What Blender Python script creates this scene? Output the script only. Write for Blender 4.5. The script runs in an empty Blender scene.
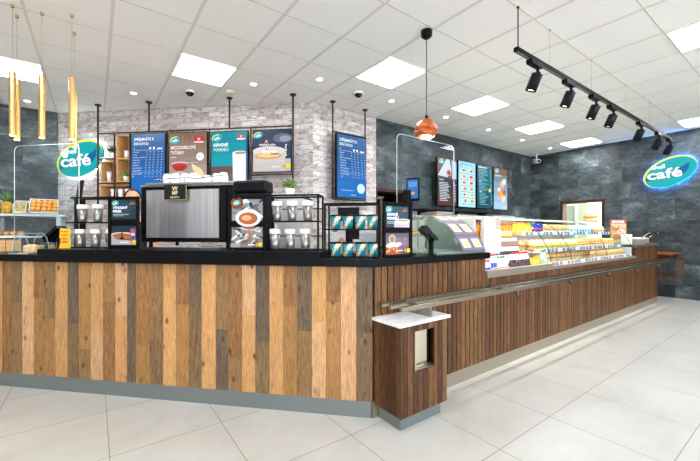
import bpy, bmesh, math, random
from mathutils import Matrix, Vector, Euler
random.seed(7)
sc = bpy.context.scene
col = sc.collection
PI = math.pi; R2 = math.sqrt(2)
EYE = 1.231; ZC = 3.088
def D(s, t): return ((s+t)/R2, (t-s)/R2)

# ------------------------------------------------------------------ materials
def lin(c):
    if isinstance(c, str):
        c = c.lstrip('#'); c = [int(c[i:i+2], 16)/255 for i in (0, 2, 4)]
    return tuple((x/12.92 if x <= .04045 else ((x+.055)/1.055)**2.4) for x in c[:3]) + (1,)
class NT:
    def __init__(s, m):
        m.use_nodes = True; s.nt = m.node_tree; s.nt.nodes.clear()
        s.out = s.n('ShaderNodeOutputMaterial')
    def n(s, t, **kw):
        nd = s.nt.nodes.new(t)
        for k, v in kw.items():
            if k.startswith('i_'): 
                key = k[2:]; key = int(key) if key.isdigit() else key.replace('_', ' ')
                nd.inputs[key].default_value = v
            else: setattr(nd, k, v)
        return nd
    def l(s, a, b): s.nt.links.new(a, b)
    def math(s, op, a, b=None, c=None):
        nd = s.n('ShaderNodeMath', operation=op)
        for i, v in enumerate((a, b, c)):
            if v is None: continue
            if hasattr(v, 'node'): s.l(v, nd.inputs[i])
            else: nd.inputs[i].default_value = v
        return nd.outputs[0]
    def mix(s, f, a, b, mode='MIX'):
        nd = s.n('ShaderNodeMix', data_type='RGBA', blend_type=mode)
        for i, v in ((0, f), (6, a), (7, b)):
            if hasattr(v, 'node'): s.l(v, nd.inputs[i])
            else: nd.inputs[i].default_value = v
        return nd.outputs[2]
    def ramp(s, f, stops, interp='LINEAR'):
        nd = s.n('ShaderNodeValToRGB'); cr = nd.color_ramp; cr.interpolation = interp
        while len(cr.elements) < len(stops): cr.elements.new(.5)
        for e, (p, c) in zip(cr.elements, stops): e.position = p; e.color = c if len(c) == 4 else tuple(c)+(1,)
        s.l(f, nd.inputs[0]); return nd.outputs[0]
    def obj(s): return s.n('ShaderNodeTexCoord').outputs['Object']
    def mapping(s, v, scale=(1,1,1), loc=(0,0,0), rot=(0,0,0)):
        m = s.n('ShaderNodeMapping'); m.inputs['Scale'].default_value = scale
        m.inputs['Location'].default_value = loc; m.inputs['Rotation'].default_value = rot
        s.l(v, m.inputs[0]); return m.outputs[0]
    def noise(s, v, scale=5, detail=3, rough=.5, dist=0):
        nd = s.n('ShaderNodeTexNoise'); nd.inputs['Scale'].default_value = scale; nd.inputs['Detail'].default_value = detail
        nd.inputs['Roughness'].default_value = rough; nd.inputs['Distortion'].default_value = dist
        s.l(v, nd.inputs['Vector']); return nd.outputs[0]
    def bsdf(s, color, rough=.5, metal=0, spec=None, normal=None, **kw):
        b = s.n('ShaderNodeBsdfPrincipled')
        for k, v in (('Base Color', color), ('Roughness', rough), ('Metallic', metal)):
            if hasattr(v, 'node'): s.l(v, b.inputs[k])
            else: b.inputs[k].default_value = v
        if spec is not None: b.inputs['Specular IOR Level'].default_value = spec
        if normal is not None: s.l(normal, b.inputs['Normal'])
        for k, v in kw.items():
            k = k.replace('_', ' ')
            if hasattr(v, 'node'): s.l(v, b.inputs[k])
            else: b.inputs[k].default_value = v
        s.l(b.outputs[0], s.out.inputs[0]); return b
    def bump(s, h, strength=.3, dist=.01):
        b = s.n('ShaderNodeBump'); b.inputs['Strength'].default_value = strength; b.inputs['Distance'].default_value = dist
        s.l(h, b.inputs['Height']); return b.outputs[0]
_mc = {}
def M(c, rough=.5, metal=0, emit=0, **kw):
    key = (c if isinstance(c, str) else tuple(c), rough, metal, emit, tuple(kw.items()))
    if key in _mc: return _mc[key]
    m = bpy.data.materials.new('paint_%s' % (c if isinstance(c, str) else len(_mc))); t = NT(m); cc = lin(c)
    # a touch of procedural variation so no surface is perfectly flat
    v = t.noise(t.obj(), 9, 2)
    base = t.mix(t.math('MULTIPLY', v, .10), cc, tuple(x*.8 for x in cc[:3])+(1,))
    if emit:
        t.bsdf(tuple(x*.08 for x in cc[:3])+(1,), rough, metal, .25, Emission_Color=cc, Emission_Strength=emit, **kw)
    else: t.bsdf(base, rough, metal, **kw)
    _mc[key] = m; return m
def emitter(name, c, st):
    m = bpy.data.materials.new(name); t = NT(m); e = t.n('ShaderNodeEmission'); e.inputs[0].default_value = lin(c); e.inputs[1].default_value = st
    t.l(e.outputs[0], t.out.inputs[0]); return m
def glassy(name, tint='#f4faf8', rough=.0, mixf=.9):
    m = bpy.data.materials.new(name); t = NT(m)
    tr = t.n('ShaderNodeBsdfTransparent'); tr.inputs[0].default_value = lin(tint)
    gl = t.n('ShaderNodeBsdfGlossy'); gl.inputs['Roughness'].default_value = rough; gl.inputs[0].default_value = (1,1,1,1)
    fr = t.n('ShaderNodeFresnel'); fr.inputs[0].default_value = 1.45
    mx = t.n('ShaderNodeMixShader'); ge = t.n('ShaderNodeNewGeometry'); t.l(t.math('MULTIPLY', t.math('MULTIPLY', fr.outputs[0], mixf), t.math('SUBTRACT', 1, ge.outputs['Backfacing'])), mx.inputs[0]); t.l(tr.outputs[0], mx.inputs[1]); t.l(gl.outputs[0], mx.inputs[2])
    t.l(mx.outputs[0], t.out.inputs[0]); return m
def mat(name): 
    m = bpy.data.materials.new(name); return m, NT(m)

def m_slate():
    m, t = mat('slate_tile'); o = t.obj()
    sx = t.n('ShaderNodeSeparateXYZ'); t.l(o, sx.inputs[0])
    cx = t.n('ShaderNodeCombineXYZ'); t.l(t.math('ADD', sx.outputs[0], .17), cx.inputs[0]); t.l(t.math('ADD', sx.outputs[2], .16), cx.inputs[1])
    def brick(mort):
        b = t.n('ShaderNodeTexBrick'); b.offset = .5; t.l(cx.outputs[0], b.inputs[0])
        b.inputs['Scale'].default_value = 1; b.inputs['Brick Width'].default_value = .8; b.inputs['Row Height'].default_value = .4
        b.inputs['Mortar Size'].default_value = mort; b.inputs['Mortar Smooth'].default_value = 0; b.inputs['Bias'].default_value = 0
        b.inputs['Color1'].default_value = (0,0,0,1); b.inputs['Color2'].default_value = (1,1,1,1); b.inputs['Mortar'].default_value = (.5,.5,.5,1)
        return b
    b = brick(.003)
    # each tile gets its own patch of the stone pattern
    sp = t.n('ShaderNodeVectorMath', operation='SCALE'); t.l(b.outputs['Color'], sp.inputs[0]); sp.inputs['Scale'].default_value = 23.7
    ad = t.n('ShaderNodeVectorMath', operation='ADD'); t.l(cx.outputs[0], ad.inputs[0]); t.l(sp.outputs[0], ad.inputs[1])
    v = t.mapping(ad.outputs[0], (1, 1.7, 1), rot=(0, 0, .1))
    n1 = t.noise(v, 2.2, 10, .7, .5); n2 = t.noise(v, 14, 8, .78, .4)
    f = t.math('ADD', t.math('MULTIPLY', n1, .62), t.math('MULTIPLY', n2, .4))
    c = t.ramp(f, [(.37, lin('#1f2526')), (.47, lin('#363e3e')), (.56, lin('#525b5b')), (.67, lin('#848d8c'))])
    tone = t.math('ADD', t.math('MULTIPLY', b.outputs['Color'], .9), .42)
    hs = t.n('ShaderNodeHueSaturation'); t.l(c, hs.inputs['Color']); t.l(tone, hs.inputs['Value'])
    c2 = t.mix(t.math('MULTIPLY', b.outputs['Fac'], .8), hs.outputs[0], lin('#1d2426'))
    h = t.math('SUBTRACT', f, b.outputs['Fac'])
    t.bsdf(c2, t.math('ADD', t.math('MULTIPLY', n2, .3), .36), 0, .35, t.bump(h, .35, .006)); return m
def m_brick():
    m, t = mat('whitewashed_brick'); o = t.obj()
    sx = t.n('ShaderNodeSeparateXYZ'); t.l(o, sx.inputs[0])
    cx = t.n('ShaderNodeCombineXYZ'); t.l(sx.outputs[0], cx.inputs[0]); t.l(sx.outputs[2], cx.inputs[1])
    nz = t.n('ShaderNodeTexNoise'); nz.inputs['Scale'].default_value = 14; t.l(cx.outputs[0], nz.inputs['Vector'])
    w = t.n('ShaderNodeVectorMath', operation='SCALE'); t.l(nz.outputs['Color'], w.inputs[0]); w.inputs['Scale'].default_value = .012
    ad = t.n('ShaderNodeVectorMath', operation='ADD'); t.l(cx.outputs[0], ad.inputs[0]); t.l(w.outputs[0], ad.inputs[1])
    b = t.n('ShaderNodeTexBrick'); b.offset = .5; t.l(ad.outputs[0], b.inputs[0])
    b.inputs['Scale'].default_value = 1; b.inputs['Brick Width'].default_value = .25; b.inputs['Row Height'].default_value = .075
    b.inputs['Mortar Size'].default_value = .007; b.inputs['Mortar Smooth'].default_value = .3; b.inputs['Bias'].default_value = 0
    b.inputs['Color1'].default_value = (0,0,0,1); b.inputs['Color2'].default_value = (1,1,1,1); b.inputs['Mortar'].default_value = (.5,.5,.5,1)
    body = t.ramp(b.outputs['Color'], [(0, lin('#a89a90')), (.35, lin('#c8c1bb')), (.7, lin('#d6d1cc')), (1, lin('#b7aba2'))])
    n1 = t.noise(t.mapping(cx.outputs[0], (1, 2.2, 1)), 9, 6, .7, .8)
    patch = t.ramp(n1, [(.50, (0,0,0)), (.62, (1,1,1))])
    c = t.mix(t.math('MULTIPLY', patch, .85), body, lin('#7d6157'))
    n2 = t.noise(cx.outputs[0], 38, 5, .7)
    c = t.mix(t.math('MULTIPLY', t.ramp(n2, [(.5, (0,0,0)), (.7, (1,1,1))]), .45), c, lin('#efece8'))
    c = t.mix(t.math('MULTIPLY', b.outputs['Fac'], .85), c, lin('#aaa39c'))
    h = t.math('SUBTRACT', t.math('MULTIPLY', n2, .4), b.outputs['Fac'])
    t.bsdf(c, .85, 0, .2, t.bump(h, .6, .012)); return m
def m_floor():
    m, t = mat('floor_tile'); o = t.obj()
    v = t.mapping(o, (1,1,1), (-.0682+.6*20, .1163+.6*20, 0))
    b = t.n('ShaderNodeTexBrick'); b.offset = 0; t.l(v, b.inputs[0])
    b.inputs['Scale'].default_value = 1; b.inputs['Brick Width'].default_value = .6; b.inputs['Row Height'].default_value = .6
    b.inputs['Mortar Size'].default_value = .0022; b.inputs['Mortar Smooth'].default_value = 0; b.inputs['Bias'].default_value = 0
    b.inputs['Color1'].default_value = (0,0,0,1); b.inputs['Color2'].default_value = (1,1,1,1)
    n1 = t.noise(t.mapping(v, (1, 1.6, 1)), 1.7, 6, .65, .4); n2 = t.noise(v, 60, 3, .6)
    c = t.ramp(n1, [(.3, lin('#b0ada3')), (.5, lin('#bcbab0')), (.7, lin('#c4c2b9'))])
    c = t.mix(t.math('MULTIPLY', n2, .12), c, lin('#b0a99c'))
    hs = t.n('ShaderNodeHueSaturation'); t.l(c, hs.inputs['Color']); t.l(t.math('ADD', t.math('MULTIPLY', b.outputs['Color'], .06), .97), hs.inputs['Value'])
    c = t.mix(b.outputs['Fac'], hs.outputs[0], lin('#7d725f'))
    t.bsdf(c, t.math('ADD', t.math('MULTIPLY', n1, .2), .27), 0, .4, t.bump(t.math('SUBTRACT', t.math('MULTIPLY', n2, .1), b.outputs['Fac']), .25, .003)); return m
def m_ceiling():
    m, t = mat('mineral_ceiling_tile'); o = t.obj()
    n = t.noise(o, 160, 3, .7)
    c = t.ramp(n, [(.3, lin('#eeece6')), (.6, lin('#f6f4ef'))])
    t.bsdf(c, .9, 0, .1, t.bump(n, .1, .002)); return m
def m_attrwood(name, knots=True, rough=.62, sat=1):
    m, t = mat(name); o = t.obj()
    at = t.n('ShaderNodeAttribute', attribute_name='tone')
    sc_ = t.n('ShaderNodeVectorMath', operation='SCALE'); t.l(at.outputs['Color'], sc_.inputs[0]); sc_.inputs['Scale'].default_value = 37
    ad = t.n('ShaderNodeVectorMath', operation='ADD'); t.l(o, ad.inputs[0]); t.l(sc_.outputs[0], ad.inputs[1])
    v = t.mapping(ad.outputs[0], (1, 1, .09))
    g = t.noise(v, 85, 8, .8, .9); g2 = t.noise(v, 170, 4, .7, .3)
    k = t.noise(t.mapping(ad.outputs[0], (1, 1, .25)), 11, 4, .6, 1.5)
    f = t.ramp(g, [(.36, (0,0,0)), (.56, (1,1,1))])
    dk = t.mix(1, at.outputs['Color'], lin('#75553a') if knots else lin('#6f5238'), 'MULTIPLY')
    inv = t.math('SUBTRACT', 1, f)
    if knots:
        lum = t.n('ShaderNodeRGBToBW'); t.l(at.outputs['Color'], lum.inputs[0])
        amt = t.math('MINIMUM', t.math('MAXIMUM', t.math('SUBTRACT', 1.05, t.math('MULTIPLY', lum.outputs[0], 2.1)), .34), 1.0); inv = t.math('MULTIPLY', inv, amt)
    c = t.mix(inv, at.outputs['Color'], dk)
    c = t.mix(t.math('MULTIPLY', t.ramp(g2, [(.4, (1,1,1)), (.6, (0,0,0))]), .35), c, dk)
    if knots:
        kn = t.ramp(k, [(.24, (1,1,1)), (.36, (0,0,0))])
        c = t.mix(t.math('MULTIPLY', kn, .8), c, lin('#4a2e1b'))
        vo = t.n('ShaderNodeTexVoronoi'); vo.inputs['Scale'].default_value = 5.5
        t.l(t.mapping(ad.outputs[0], (1.6, 1.6, .95)), vo.inputs['Vector'])
        kd = t.ramp(vo.outputs['Distance'], [(.07, (1,1,1)), (.16, (0,0,0))])
        c = t.mix(t.math('MULTIPLY', kd, .85), c, lin('#4f2c17'))
    t.bsdf(c, rough, 0, .3, t.bump(g, .35, .003)); return m
def m_steel(name, base='#b9bdbd', rough=.3, stretch=(1, 1, 60), metal=1):
    m, t = mat(name); n = t.noise(t.mapping(t.obj(), stretch), 12, 3, .6)
    c = t.mix(t.math('MULTIPLY', n, .3), lin(base), tuple(x*.75 for x in lin(base)[:3])+(1,))
    t.bsdf(c, t.math('ADD', t.math('MULTIPLY', n, .06), rough-.03), metal); return m
def m_aniso():
    m, t = mat('machine_steel'); n = t.noise(t.mapping(t.obj(), (9, 1, .15)), 6, 4, .6)
    tg = t.n('ShaderNodeTangent', direction_type='RADIAL', axis='X')
    b = t.bsdf(t.ramp(n, [(.3, lin('#a6a7a8')), (.7, lin('#c4c2be'))]), .3, .72)
    b.inputs['Anisotropic'].default_value = .85; b.inputs['Anisotropic Rotation'].default_value = 0
    t.l(tg.outputs[0], b.inputs['Tangent']); return m
def m_marble():
    m, t = mat('white_marble'); n = t.noise(t.mapping(t.obj(), (1, 5, 1)), 5, 6, .6, 1)
    t.bsdf(t.ramp(n, [(.3, lin('#cfcfcd')), (.6, lin('#efefee'))]), .22, 0); return m
def m_granite():
    m, t = mat('black_stone'); n = t.noise(t.obj(), 220, 2, .5)
    t.bsdf(t.ramp(n, [(.4, lin('#060607')), (.75, lin('#141516'))]), .3, 0, .12); return m
def m_grain(name, a, b, sc_=(1, 1, .1), rough=.55, scale=30):
    m, t = mat(name); g = t.noise(t.mapping(t.obj(), sc_), scale, 6, .7, .8)
    t.bsdf(t.ramp(g, [(.3, lin(a)), (.65, lin(b))]), rough, 0, .3, t.bump(g, .2, .002)); return m
def m_mottle(name, a, b, scale=20, rough=.6, **kw):
    m, t = mat(name); g = t.noise(t.obj(), scale, 5, .7, .5)
    t.bsdf(t.ramp(g, [(.35, lin(a)), (.65, lin(b))]), rough, 0, .35, t.bump(g, .25, .003), **kw); return m

SLATE = m_slate(); BRICK = m_brick(); FLOOR = m_floor(); CEILM = m_ceiling()
PLANK = m_attrwood('reclaimed_plank'); WALNUT = m_attrwood('walnut_slat', False, .5)
STEEL = m_steel('brushed_steel'); STEELH = m_steel('brushed_steel_rail', '#aaa290', .2, (1, 1, 1), .95); PLINTH = m_steel('plinth_steel', '#8c9492', .38, (1, 1, 1), .8)
MACH = m_aniso(); MARBLE = m_marble(); GRAN = m_granite()
GRAN2 = m_mottle('dark_granite', '#3a3734', '#6b655e', 120, .3)
BLACK = M('#08090a', .4, Specular_IOR_Level=.15); BLACKM = M('#0b0c0d', .55, Specular_IOR_Level=.12); DARK = M('#14161a', .5, Specular_IOR_Level=.15); WHITE = M('#eceae6', .35); WHITEP = M('#f2f1ee', .3)
BROWNP = m_grain('bronze_pipe', '#2c1d17', '#43302a', (1,1,1), .4, 8); OAK = m_grain('oak_board', '#b98a55', '#dcb27a', (.2, 1, 1), .5, 24)
GLASS = glassy('clear_glass', mixf=.22); PLEXI = glassy('clear_acrylic', '#f6fbfc', 0, .5); PLEXE = M('#c3cdd0', .15)
GOLD = m_steel('brushed_gold', '#e0b875', .27, (60, 60, .3), .95); COPPER = m_steel('copper_shade', '#bf6434', .42, (2, 2, 2), .45)
DWOOD = m_grain('dark_red_wood', '#2a1310', '#4a2219', (1,1,.1)); TRAYW = m_grain('tray_wood', '#6d3218', '#9a5227', (.1,1,1), .35)
SKIN = m_mottle('skin', '#c98a68', '#d69a78', 12, .5, Subsurface_Weight=.1, Subsurface_Scale=.01)
PANEL = emitter('led_panel_light', '#f2f6ff', 22); DOWN = emitter('downlight_lens', '#fff6e8', 12)
BULB = emitter('warm_bulb', '#ffd9a0', 40); GREEN = m_mottle('leaf_green', '#2f5d2a', '#6f9d3e', 30, .5)

# ------------------------------------------------------------------ mesh builder
class MB:
    def __init__(s): s.bm = bmesh.new(); s.mats = []; s.tone = None; s.cl = None
    def mi(s, m):
        if m is None: return 0
        if m not in s.mats: s.mats.append(m)
        return s.mats.index(m)
    def _fin(s, faces, m, smooth=False, tone=None):
        i = s.mi(m)
        for f in faces: f.material_index = i; f.smooth = smooth
        if tone is not None:
            if s.cl is None: s.cl = s.bm.loops.layers.float_color.new('tone')
            for f in faces:
                for lp in f.loops: lp[s.cl] = tone
    def box(s, x0, x1, y0, y1, z0, z1, m=None, bev=0, tone=None, X=None):
        P = [(x0,y0,z0),(x1,y0,z0),(x1,y1,z0),(x0,y1,z0),(x0,y0,z1),(x1,y0,z1),(x1,y1,z1),(x0,y1,z1)]
        vs = [s.bm.verts.new(X @ Vector(p) if X else p) for p in P]
        fs = [s.bm.faces.new([vs[i] for i in q]) for q in ((0,3,2,1),(4,5,6,7),(0,1,5,4),(1,2,6,5),(2,3,7,6),(3,0,4,7))]
        if bev:
            es = list({e for f in fs for e in f.edges})
            r = bmesh.ops.bevel(s.bm, geom=es+vs, offset=bev, segments=2, affect='EDGES', profile=.5)
            fs = list({f for v in r['verts'] for f in v.link_faces} | set(f for f in fs if f.is_valid))
        s._fin(fs, m, False, tone); return s
    def prism(s, pts, z0, z1, m=None, tone=None, X=None, smooth=False):   # pts in xy, counterclockwise
        a = [s.bm.verts.new(X @ Vector((p[0],p[1],z0)) if X else (p[0],p[1],z0)) for p in pts]
        b = [s.bm.verts.new(X @ Vector((p[0],p[1],z1)) if X else (p[0],p[1],z1)) for p in pts]
        n = len(pts); fs = [s.bm.faces.new(a[::-1]), s.bm.faces.new(b)]
        s._fin(fs, m, False, tone)
        fs = [s.bm.faces.new([a[i], a[(i+1)%n], b[(i+1)%n], b[i]]) for i in range(n)]
        s._fin(fs, m, smooth, tone); return s
    def prismY(s, pts, y0, y1, m=None, smooth=False):   # pts (x,z), extruded along y
        X = Matrix(((1,0,0,0),(0,0,1,0),(0,1,0,0),(0,0,0,1)))
        return s.prism(pts[::-1], y0, y1, m, None, X, smooth)
    def prismX(s, pts, x0, x1, m=None, smooth=False):   # pts (y,z), extruded along x
        X = Matrix(((0,0,1,0),(1,0,0,0),(0,1,0,0),(0,0,0,1)))
        return s.prism(pts, x0, x1, m, None, X, smooth)
    def lathe(s, prof, c=(0,0,0), m=None, n=24, X=None, smooth=True, caps=True):   # prof [(r,z)]
        rings = []
        for r, z in prof:
            ring = []
            for i in range(n):
                a = 2*PI*i/n; p = Vector((c[0]+r*math.cos(a), c[1]+r*math.sin(a), c[2]+z))
                ring.append(s.bm.verts.new(X @ p if X else p))
            rings.append(ring)
        fs = []
        for A, B in zip(rings, rings[1:]):
            for i in range(n): fs.append(s.bm.faces.new([A[i], A[(i+1)%n], B[(i+1)%n], B[i]]))
        s._fin(fs, m, smooth)
        if caps: s._fin([s.bm.faces.new(rings[0][::-1]), s.bm.faces.new(rings[-1])], m)
        return s
    def cyl(s, p0, p1, r, m=None, n=12, r1=None, smooth=True):
        p0 = Vector(p0); p1 = Vector(p1); d = p1-p0
        q = d.to_track_quat('Z', 'Y').to_matrix().to_4x4(); X = Matrix.Translation(p0) @ q
        return s.lathe([(r,0),(r if r1 is None else r1, d.length)], m=m, n=n, X=X, smooth=smooth)
    def tube(s, pts, r, m=None, n=8):
        for a, b in zip(pts, pts[1:]): s.cyl(a, b, r, m, n)
        return s
    def ell(s, c, rx, ry, rz, m=None, n=12, k=8, X=None, smooth=True):
        before = set(s.bm.faces)
        T = Matrix.Translation(c) @ (X or Matrix()) @ Matrix.Diagonal((rx, ry, rz, 1))
        bmesh.ops.create_uvsphere(s.bm, u_segments=n, v_segments=k, radius=1, matrix=T)
        s._fin([f for f in s.bm.faces if f not in before], m, smooth); return s
    def mesh(s, me, X, m=None):
        n0 = len(s.bm.verts); f0 = len(s.bm.faces); s.bm.from_mesh(me)
        s.bm.verts.ensure_lookup_table(); s.bm.faces.ensure_lookup_table()
        for v in s.bm.verts[n0:]: v.co = X @ v.co
        s._fin(s.bm.faces[f0:], m); return s
    def build(s, name, m=None, parent=None, world=False):
        me = bpy.data.meshes.new(name)
        if m is not None and not s.mats: s.mats = [m]
        if world and parent is not None:
            s.bm.transform(parent.matrix_basis.inverted())
        bmesh.ops.recalc_face_normals(s.bm, faces=s.bm.faces[:])
        s.bm.to_mesh(me); s.bm.free()
        for q in s.mats: me.materials.append(q)
        o = bpy.data.objects.new(name, me); col.objects.link(o)
        if parent is not None: o.parent = parent
        return o
def thing(name, label, cat, loc=(0,0,0), rz=0, group=None, kind=None):
    o = bpy.data.objects.new(name, None); col.objects.link(o); o.empty_display_size = .1
    o.location = loc; o.rotation_euler = (0, 0, rz)
    o.matrix_basis = Matrix.Translation(loc) @ Matrix.Rotation(rz, 4, 'Z')
    return tag(o, label, cat, group, kind)
def tag(o, label=None, cat=None, group=None, kind=None):
    if label: o['label'] = label
    if cat: o['category'] = cat
    if group: o['group'] = group
    if kind: o['kind'] = kind
    return o
def place(o, loc, rz=0):
    o.matrix_basis = Matrix.Translation(loc) @ Matrix.Rotation(rz, 4, 'Z'); return o
KIDS = {}
def dup(root, loc, rz=0, label=None, group=None):
    def rec(o, par):
        c = o.copy(); col.objects.link(c)
        if par is not None: c.parent = par
        for ch in [x for x in root_children.get(o.name, [])]: rec(ch, c)
        return c
    root_children = {}
    st = [root]
    while st:
        o = st.pop(); ch = list(o.children); root_children[o.name] = ch; st += ch
    c = rec(root, None); place(c, loc, rz)
    if label: c['label'] = label
    if group: c['group'] = group
    return c
_tc = {}
def textmesh(s, size, align='LEFT', bold=0.0, shear=0):
    key = (s, size, align, bold, shear)
    if key in _tc: return _tc[key]
    cu = bpy.data.curves.new('lettering', 'FONT'); cu.body = s; cu.size = size; cu.align_x = align; cu.offset = bold*size; cu.shear = shear
    cu.resolution_u = 3
    ob = bpy.data.objects.new('lettering_source', cu); col.objects.link(ob)
    bpy.context.view_layer.update()
    me = bpy.data.meshes.new_from_object(ob.evaluated_get(bpy.context.evaluated_depsgraph_get()))
    bpy.data.objects.remove(ob); bpy.data.curves.remove(cu); _tc[key] = me; return me

# flat artwork on a panel facing local -y : thin layers, x right, z up
class Art(MB):
    def __init__(s, x0, x1, z0, z1, y, emit=0, rough=.4, step=.0006, X=None):
        super().__init__(); s.x0, s.x1, s.z0, s.z1, s.y, s.e, s.r, s.st = x0, x1, z0, z1, y, emit, rough, step; s.X = X
    def m(s, c): return M(c, s.r, 0, s.e) if isinstance(c, str) else c
    def px(s, a): return s.x0+(s.x1-s.x0)*a
    def pz(s, a): return s.z0+(s.z1-s.z0)*a
    def face(s, pts, c):
        s.y -= s.st
        vs = [s.bm.verts.new(((s.X @ Vector((p[0], s.y, p[1]))) if s.X else (p[0], s.y, p[1]))) for p in pts]
        s._fin([s.bm.faces.new(vs)], s.m(c)); return s
    def rect(s, a, b, c, d, colr): return s.face([(s.px(a),s.pz(c)),(s.px(b),s.pz(c)),(s.px(b),s.pz(d)),(s.px(a),s.pz(d))], colr)
    def grad(s, a, b, c, d, cols):
        n = len(cols); s.y -= s.st; y = s.y
        for i, q in enumerate(cols): s.y = y; s.rect(a, b, c+(d-c)*i/n, c+(d-c)*(i+1)/n, q)
        return s
    def poly(s, pts, colr): return s.face([(s.px(a), s.pz(b)) for a, b in pts], colr)
    def oval(s, cx, cz, rx, rz, colr, rot=0, n=24, a0=0, a1=2*PI):
        w = s.x1-s.x0; pts = []
        X, Z = s.px(cx), s.pz(cz); rx *= w; rz *= w
        for i in range(n if a1-a0 >= 2*PI-.01 else n+1):
            a = a0+(a1-a0)*i/n; x, z = rx*math.cos(a), rz*math.sin(a)
            pts.append((X+x*math.cos(rot)-z*math.sin(rot), Z+x*math.sin(rot)+z*math.cos(rot)))
        return s.face(pts, colr)
    def text(s, st, a, b, size, colr, align='LEFT', bold=0, rot=0, width=None):
        s.y -= s.st
        me = textmesh(st, size, align, bold)
        T = Matrix.Translation((s.px(a), s.y, s.pz(b))) @ Matrix.Rotation(-rot, 4, 'Y') @ Matrix.Rotation(PI/2, 4, 'X')
        if width:
            xs = [v.co.x for v in me.vertices]; w = (max(xs)-min(xs)) or 1; T = T @ Matrix.Diagonal((width/w, 1, 1, 1))
        s.mesh(me, (s.X @ T) if s.X else T, s.m(colr)); return s
    def logo(s, a, b, r):   # small oval café emblem
        s.oval(a-.012, b+.008, r*1.04, r*.66, '#f3e600', .25); s.oval(a, b, r, r*.62, '#12a9b5', .25)
        s.poly([(a-r*.8, b-r*.25), (a+r*.8, b+r*.55), (a+r*.55, b-r*.1)], '#0b6fa0')
        w = (s.x1-s.x0); s.text('café', a, b-.22*r*w/(s.z1-s.z0), r*w*.72, '#ffffff', 'CENTER', .02, .2)
        return s

# ------------------------------------------------------------------ room shell
def wallobj(name, p0, p1, thick, z0=0, z1=ZC, m=SLATE, holes=()):
    # p0->p1 left to right as seen from the room ; local x along the wall, front face at local y=0
    a = math.atan2(p1[1]-p0[1], p1[0]-p0[0]); L = math.dist(p0, p1)
    b = MB(); xs = 0
    for (h0, h1, hz0, hz1) in sorted(holes):
        b.box(xs, h0, 0, thick, z0, z1)
        if hz0 > z0: b.box(h0, h1, 0, thick, z0, hz0)
        b.box(h0, h1, 0, thick, hz1, z1); xs = h1
    b.box(xs, L, 0, thick, z0, z1)
    o = b.build(name, m); place(o, (p0[0], p0[1], 0), a); o['kind'] = 'structure'; return o
UR = 8.8
bl = (-.463, 6.993); CORN = (2.523, 4.25)
wallobj('wall_center', bl, CORN, .22, m=BRICK)
w = wallobj('wall_corner', CORN, (3.70, 4.25), .05, m=BRICK)
wallobj('wall_back', (3.70, 4.30), (UR, 4.30), .2, holes=[(0, .80, 0.95, 1.948)])
wallobj('wall_left', (-7.5, bl[1]-.02), (bl[0], bl[1]-.02), .2)
wallobj('wall_right', (UR, 4.30), (UR, -5.0), .2, holes=[(4.30-3.62, 4.30-2.77, 0, 1.925)])
b = MB(); b.box(-7.5, 9.2, -5, 9, -.1, 0); o = b.build('floor', FLOOR); tag(o, kind='structure')
b = MB(); b.box(-7.5, 9.2, -5, 9, ZC, ZC+.1); o = b.build('ceiling', CEILM); tag(o, kind='structure')
# the shop front opposite the counters
b = MB(); WC = M('#c9c6c0', .7); FRM = M('#3a3d40', .5)
b.box(-7.5, 9.0, -5.2, -5.0, 0, .35, WC); b.box(-7.5, 9.0, -5.2, -5.0, 2.75, ZC, WC)
for x in range(-7, 10, 2): b.box(x-.5-.06, x-.5+.06, -5.2, -5.0, .35, 2.75, FRM)
for x in (6.5,): b.box(x+.06, x+.94, -5.2, -5.0, .35, 2.75, WC)
o = b.build('wall_front'); tag(o, kind='structure')
b = MB(); WC2 = M('#efedea', .7); b.box(-7.7, -7.5, -5.0, 9, 0, ZC, WC2); b.box(-7.5, -7.46, 2.5, 2.8, .0, 2.6, M('#c98a55', .6)); b.box(-7.5, -7.46, 1.0, 1.9, .0, 2.6, M('#77797c', .6)); b.box(-7.5, -7.46, -1.0, -.2, .0, 2.6, M('#9a9c9f', .6))  # coloured strips added out of view for the machine steel to reflect
o = b.build('wall_side'); tag(o, kind='structure')
# ceiling suspension grid
ga, gb = .1256, -.301
b = MB(); TB = M('#dddad3', .6); TB2 = M('#c2bdb2', .7)
for i in range(-12, 15): b.box(ga+.6*i-.013, ga+.6*i+.013, -5, 9, ZC-.004, ZC+.004, TB)
for j in range(-7, 16): b.box(-7.5, UR, gb+.6*j-.003, gb+.6*j+.003, ZC-.0025, ZC+.004, TB2)
o = b.build('ceiling_grid'); tag(o, kind='structure'); o.name = 'trim_1'
# room behind the doorway in the right wall
b = MB(); CR = M('#e3e6dc', .7)
x0, x1, y0, y1 = UR+.2, UR+2.6, 1.4, 4.6
b.box(x1, x1+.1, y0, y1, 0, 2.6, CR); b.box(x0, x1, y0-.1, y0, 0, 2.6, CR); b.box(x0, x1, y1, y1+.1, 0, 2.6, CR); b.box(x0, x1, y0, y1, 2.6, 2.7, CR); b.box(x0+.2, x1, y0, y1, -.1, 0, CR)
o = b.build('wall_backroom'); tag(o, kind='structure')
b = MB()
for a, c in ((3.62, 3.57), (2.82, 2.77)): b.box(UR-.02, UR+.2, c, a, 0, 1.925, DWOOD)
b.box(UR-.02, UR+.2, 2.82, 3.57, 1.875, 1.925, DWOOD)
o = b.build('door_1'); tag(o, kind='structure')
t = thing('glazed_partition', 'pale green glazed panel seen through the brown framed doorway', 'partition', (UR+1.2, 4.0, 0))
b = MB(); b.box(0, .03, -.27, .55, 0, 1.9); b.build('panel', M('#8fa08c', .3), t)
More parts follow.
